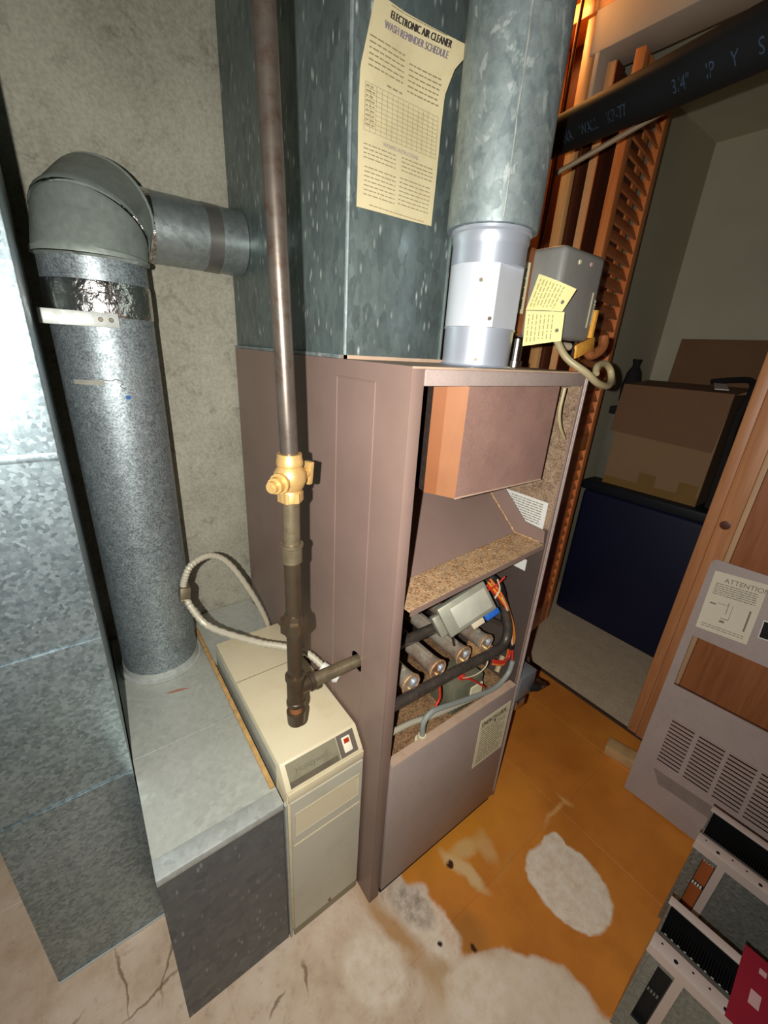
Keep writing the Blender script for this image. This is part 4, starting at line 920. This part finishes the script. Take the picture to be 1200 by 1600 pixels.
tag(m.build('pipe_lettering', 'abs_ink', AP), kind='stuff')
TT = thing('thin_tube', (0.82, 0.26, 1.78), 'thin tan tube running just below the black pipe', 'tube')
MB().tube([(0.771, 0.38, 1.731), (0.873, 0.15, 1.838)], 0.0065, 12).build('tube_wall', 'tube_tan', TT)
lines = (((0.94, 0.655), 0.009, 'copper_dark'), ((0.985, 0.64), 0.007, 'copper_dark'), ((1.02, 0.625), 0.010, 'cable_dark'), ((1.0, 0.68), 0.006, 'cable_dark'), ((1.062, 0.60), 0.006, 'copper_dark'))
lab = ('copper refrigerant line nearest the flue in the stud bay', 'second slim copper line beside the flue in the stud bay', 'dark insulated line in the middle of the stud bay', 'thin dark cable between the copper lines in the stud bay', 'slim copper line nearest the door jamb in the stud bay')
for ((x, y), r, mt), l_ in zip(lines, lab):
    t_ = thing('refrigerant_line' if 'copper' in mt else 'cable', (x, y, 0), l_, 'pipe' if 'copper' in mt else 'cable')
    wv = random.Random(int(x*1000))
    MB().tube(spline([(x+wv.uniform(-.012, .012), y+wv.uniform(-.012, .012), z) for z in (0.0, 0.5, 1.0, 1.4, 1.75, 2.1, 2.49)], 5), r, 10).build('line', mt, t_)

# ------------------------------------------------------------------ things in the closet
BB = thing('storage_chest', (1.85, 0.18, 0.004), 'large dark navy chest on the closet carpet under the carton', 'chest')
MB().box((1.595, -0.34, 0.004), (2.20, 0.50, 0.690)).build('body', 'blue_bin', BB, bevel=0.02, seg=3)
MB().box((1.588, -0.348, 0.6905), (2.21, 0.51, 0.737)).build('lid', 'blue_bin_lid', BB, bevel=0.008, seg=3)
CB = thing('cardboard_carton', (1.82, 0.24, 0.738), 'open brown cardboard carton with folded flap on the navy chest', 'carton')
cx0, cx1, cy0, cy1, cz0, cz1 = 1.63, 2.02, 0.045, 0.435, 0.738, 1.185
MB().box((cx0, cy0, cz0), (cx0+0.005, cy1, cz1)).build('front_wall', 'cardboard', CB)
MB().box((cx1-0.005, cy0, cz0), (cx1, cy1, cz1)).build('rear_wall', 'cardboard', CB)
MB().box((cx0+0.0052, cy0, cz0), (cx1-0.0052, cy0+0.005, cz1)).build('side_wall', 'cardboard_dark', CB)
MB().box((cx0+0.0052, cy1-0.005, cz0), (cx1-0.0052, cy1, cz1)).build('side_wall', 'cardboard', CB)
MB().box((cx0+0.0052, cy0+0.0052, cz0), (cx1-0.0052, cy1-0.0052, cz0+0.005)).build('base', 'cardboard', CB)
MB().prism([(cx0-0.002, cy0-0.002, cz1+0.005), (cx0-0.002, cy1+0.012, cz1+0.005), (cx0-0.014, cy1+0.018, 0.985), (cx0-0.014, cy0+0.006, 0.965)], (-0.004, 0, 0)).build('front_flap', 'cardboard_flap', CB)
MB().prism([(cx0, cy0, cz1+0.001), (cx0, cy1, cz1+0.001), (cx0+0.20, cy1, cz1+0.020), (cx0+0.20, cy0, cz1+0.020)], (0, 0, 0.004)).build('top_flap', 'cardboard_flap', CB)
MB().prism([(cx1+0.001, cy0-0.02, cz1+0.001), (cx1+0.001, cy1-0.01, cz1+0.001), (cx1+0.022, cy1-0.01, cz1+0.215), (cx1+0.022, cy0-0.02, cz1+0.215)], (0.004, 0, 0)).build('rear_flap', 'cardboard_flap', CB)
MB().box((cx0-0.0012, cy0, cz0), (cx0-0.0002, cy1, cz0+0.035)).build('tape', 'packing_tape', CB)
for y in (cy0+0.01, cy0+0.17): MB().box((cx0-0.0018, y, cz0+0.001), (cx0-0.0013, y+0.07, cz0+0.085)).build('tape', 'packing_tape', CB)
WS = tag(MB().obox((1.70, 0.115, 1.2105), ((1, 0.35, 0.12), (-0.35, 1, 0), (0, 0, 1)), (0.075, 0.022, 0.0015)).build('paper_slip', 'white_slip'), 'white paper slip lying on top of the cardboard carton', 'paper')
SK = thing('luggage_strap', (1.86, 0.03, 1.2), 'dark strap draped over the right corner of the carton', 'strap')
MB().tube(spline([(1.87, 0.20, 1.222), (1.85, 0.12, 1.236), (1.79, 0.05, 1.238), (1.71, 0.018, 1.20), (1.66, 0.02, 1.10), (1.66, 0.015, 0.95), (1.66, 0.01, 0.742)], 8), 0.012, 8).build('webbing', 'dark_cloth', SK)
GB = thing('grey_carton', (1.85, 0.47, 0.738), 'pale grey box half hidden between carton and louvered door', 'box')
MB().box((1.68, 0.4405, 0.738), (2.0, 0.505, 1.05)).build('body', 'grey_box', GB, bevel=0.004)
MB().box((1.675, 0.4405, 1.0505), (2.005, 0.51, 1.085)).build('lid', 'dark_cloth', GB, bevel=0.004)
BG = thing('dark_bag', (1.85, 0.48, 1.086), 'dark slumped bag resting on the pale grey box', 'bag')
MB().lathe((1.80, 0.495, 1.086), (0, 0, 1), [(0, 0.026), (0.02, 0.036), (0.09, 0.040), (0.15, 0.03), (0.18, 0.014), (0.21, 0.02)], 16).build('sack', 'dark_cloth', BG)

# ------------------------------------------------------------------ leaning furnace front panel
e1 = V(0.03, -1, 0).normalized(); upv = V(0.184, 0.035, 0.764).normalized(); upv = (upv - e1*upv.dot(e1)).normalized()
an = 0.042; E1 = e1*math.cos(an) + upv*math.sin(an)*0.35; U1 = -e1*math.sin(an) + upv*math.cos(an)
E1.normalize(); U1.normalize(); NN = E1.cross(U1)
if NN.x > 0: NN = -NN
PB = V(0.846, -0.225, 0.003)
def pp(u, v, o=0.0): return PB + E1*u + U1*v + NN*o
LP = thing('louvered_panel', tuple(PB), 'taupe louvered furnace front panel leaning on the wooden door', 'panel')
PW, PH = 0.425, 0.787
outer = [pp(0, 0), pp(PW, 0), pp(PW, PH-0.012), pp(PW-0.004, PH-0.004), pp(PW-0.012, PH), pp(0.012, PH), pp(0.004, PH-0.004), pp(0, PH-0.012)]
holes = [[pp(0.022, 0.392), pp(PW-0.03, 0.400), pp(PW-0.03, 0.562), pp(0.022, 0.554)]]
cols = [(0.050, 0.108), (0.119, 0.181), (0.190, 0.251), (0.260, 0.321), (0.330, 0.391)]
NS = 12
for a, b in cols:
    for k in range(NS):
        v = 0.150 + k*0.0122 ; holes.append([pp(a, v), pp(b, v), pp(b, v+0.0052), pp(a, v+0.0052)])
MB().plate(outer, holes, NN*0.0025).build('panel_sheet', 'taupe_panel', LP)
for a, b in cols:
    for k in range(NS):
        v = 0.150 + k*0.0122 + 0.0056
        MB().prism([pp(a, v, 0.0026), pp(b, v, 0.0026), pp(b, v+0.0046, 0.0026), pp(a, v+0.0046, 0.0026)], NN*0.0022).build('louver', 'taupe_panel', LP)
fr = [pp(0, 0), pp(0.006, 0), pp(0.006, PH-0.01), pp(0, PH-0.01)]
MB().prism([p for p in fr], -NN*0.018).build('side_hem', 'taupe', LP)
MB().prism([pp(0.022, 0.392), pp(PW-0.03, 0.400), pp(PW-0.03, 0.398), pp(0.022, 0.390)], -NN*0.008).build('window_hem', 'taupe', LP)
MB().prism([pp(0.050, 0.120, 0.0026), pp(PW-0.03, 0.128, 0.0026), pp(PW-0.03, 0.090, 0.0026), pp(0.075, 0.082, 0.0026)], NN*0.0003).build('dirt_smear', 'dirt_smear', LP)
sk = MB().prism([pp(0.020, 0.583, 0.0026), pp(0.136, 0.592, 0.0026), pp(0.132, 0.765, 0.0026), pp(0.016, 0.756, 0.0026)], NN*0.0006).build('attention_sticker', 'attention_paper', LP)
def sp_(x, y): return pp(0.0205 + x - y*0.023, 0.584 + y + x*0.078, 0.0035)
m = MB(); m.text('ATTENTION', 0.0185, lambda x, y: sp_(0.026+x, 0.146+y), squeeze=0.95).build('sticker_heading', 'attention_ink', sk)
m = MB()
for k in range(6): print_lines(m, sp_, 0.010, 0.104, 0.108+k*0.0060, 0.0020, rnd, 0.004, 0.014)
for k in range(2): print_lines(m, sp_, 0.010, 0.104, 0.010+k*0.0060, 0.0018, rnd, 0.004, 0.014)
for a, b, c_, d_ in ((0.012, 0.078, 0.026, 0.082), (0.028, 0.085, 0.052, 0.0862), (0.052, 0.060, 0.0535, 0.095), (0.062, 0.045, 0.063, 0.09), (0.045, 0.045, 0.062, 0.047), (0.098, 0.03, 0.102, 0.09), (0.045, 0.034, 0.056, 0.040)):
    m.add([sp_(a, b), sp_(c_, b), sp_(c_, d_), sp_(a, d_)], [(0,1,2,3)])
m.build('sticker_print', 'attention_ink', sk)
lt = MB().prism([pp(0.150, 0.622, 0.0026), pp(0.196, 0.626, 0.0026), pp(0.194, 0.678, 0.0026), pp(0.148, 0.674, 0.0026)], NN*0.003).build('latch', 'label_white', LP, bevel=0.001)
MB().prism([pp(0.153, 0.626, 0.0057), pp(0.193, 0.630, 0.0057), pp(0.191, 0.674, 0.0057), pp(0.151, 0.670, 0.0057)], NN*0.0006).build('latch_plate', 'fin_black', lt)
WB = tag(MB().obox((0.945, -0.172, 0.020), ((0.2, -1, 0), (1, 0.2, 0), (0, 0, 1)), (0.055, 0.026, 0.0195)).build('wood_block', 'block_wood', bevel=0.003), 'small pale wood block on the floor behind the leaning panel', 'wood block')

# ------------------------------------------------------------------ air cleaner cells at the lower right
def cell(x0, x1, yl, hgt, label, yaw, red):
    root = thing('air_cleaner_cell', (x0, yl, 0), label, 'air cleaner cell', 'air cleaner cells at the lower right')
    cy, sy = math.cos(yaw), math.sin(yaw)
    def q(x, y, z):  # x from front, y to the right of the left end (negative world y)
        return V(x0 + x*cy - (-y)*sy, yl + x*sy + (-y)*cy, z)
    def bx(mb, a, b):
        return mb.prism([q(a[0], a[1], a[2]), q(b[0], a[1], a[2]), q(b[0], b[1], a[2]), q(a[0], b[1], a[2])], (0, 0, b[2]-a[2]))
    t, L = x1-x0, 0.50
    bx(MB(), (0, -0.0, 0), (t, 0.003, hgt-0.004)).build('end_wall', 'cell_metal', root)
    bx(MB(), (0.0400, 0.0032, 0.03), (t-0.0165, 0.0038, hgt-0.006)).build('end_shade', 'fin_black', root)  # black sheet added to paint the shade inside the cell
    bx(MB(), (0, L, 0), (t, L+0.003, hgt-0.004)).build('end_wall', 'cell_metal', root)
    # front rail with punched holes
    r_ = bx(MB(), (-0.003, -0.003, hgt-0.004), (0.024, L, hgt)).build('top_rail', 'cell_rail', root, bevel=0.0008)
    bx(MB(), (t-0.016, -0.003, hgt-0.004), (t+0.001, L, hgt)).build('top_rail', 'cell_rail', root, bevel=0.0008)
    m = MB()
    for k in range(14):
        y = 0.012 + k*0.024; rad = 0.0035 if k % 3 == 1 else 0.0018
        m.lathe(q(0.012 - (0.006 if k % 3 == 1 else -0.002), y, hgt+0.0001), (0, 0, 1), [(0, rad), (0.0004, rad)], 8)
    tag(m.build('punched_holes', 'fin_black', root), kind='stuff')
    bx(MB(), (-0.003, -0.003, hgt-0.024), (-0.0005, L, hgt-0.0042)).build('front_lip', 'cell_rail', root)
    bx(MB(), (0.0245, 0.004, 0.03), (0.0395, L-0.001, hgt-0.010)).build('inner_channel', 'cell_rail_dark', root)
    # collector plates, edge-on
    m = MB()
    for k in range(112):
        y = 0.010 + k*0.0043
        bx(m, (0.042, y, 0.03), (t-0.018, y+0.0014, hgt-0.024))
    tag(m.build('collector_plates', 'fin_black', root, smooth=0), kind='stuff')
    m = MB()
    for k in range(44):
        y = 0.010 + k*0.0105
        bx(m, (0.047, y, hgt-0.025), (0.0492, y+0.0034, hgt-0.0205))
    tag(m.build('insulator_teeth', 'tooth_white', root, smooth=0), kind='stuff')
    bx(MB(), (0.0400, 0.0035, 0.02), (t-0.0165, L-0.001, 0.028)).build('inner_floor', 'fin_black', root)
    bx(MB(), (t-0.0155, 0.0035, 0.0), (t-0.012, L-0.001, hgt-0.0045)).build('rear_wall', 'fin_black', root)  # blackened so the inside of the cell carries painted shade
    # front face: frame, dark end window with spacers, embossed panel
    fy0 = 0.000
    bx(MB(), (0.002, 0.0032, 0.0), (0.004, 0.020, hgt-0.0045)).build('front_frame', 'cell_metal', root)
    bx(MB(), (0.002, 0.0202, 0.0), (0.004, 0.044, 0.075)).build('front_frame', 'cell_metal', root)
    bx(MB(), (0.002, 0.0202, hgt-0.040), (0.004, 0.044, hgt-0.0045)).build('front_frame', 'cell_metal', root)
    bx(MB(), (0.0155, 0.0202, 0.06), (0.017, 0.044, hgt-0.03)).build('end_window', 'shadow_black', root)
    if not red:
        for z0_, z1_ in ((0.085, 0.165), (0.178, 0.245)):
            bx(MB(), (0.0135, 0.0215, z0_), (0.0150, 0.0430, z1_)).build('amber_pane', 'spacer_amber', root)
    for z in (0.168, 0.249):
        for y in (0.0225, 0.0275, 0.0325, 0.0375):
            bx(MB(), (0.011, y, z), (0.0134, y+0.0028, z+0.007)).build('spacer', 'tooth_white' if not red else 'cell_metal', root)
    bx(MB(), (0.001, 0.0442, 0.0), (0.004, 0.058, hgt-0.0045)).build('front_frame', 'cell_rail', root)
    bx(MB(), (0.0045, 0.0582, 0.0), (0.0065, L-0.001, hgt-0.014)).build('embossed_panel', 'cell_metal', root)
    if red:
        rp = bx(MB(), (-0.004, 0.108, hgt+0.0006), (0.135, 0.26, hgt+0.0022)).build('red_label', 'label_red', root)
        bx(MB(), (0.045, 0.128, hgt+0.0023), (0.07, 0.142, hgt+0.0027)).build('label_mark', 'label_pink', rp)
        bx(MB(), (0.105, 0.132, hgt+0.0023), (0.115, 0.142, hgt+0.0027)).build('label_mark', 'label_pink', rp)
    return root
cell(0.297, 0.407, -0.4475, 0.30, 'nearer metal filter cell with black fins and a red label', 0.05, True)
cell(0.571, 0.693, -0.4315, 0.30, 'farther metal filter cell with amber spacers, against the leaning panel', 0.03, False)
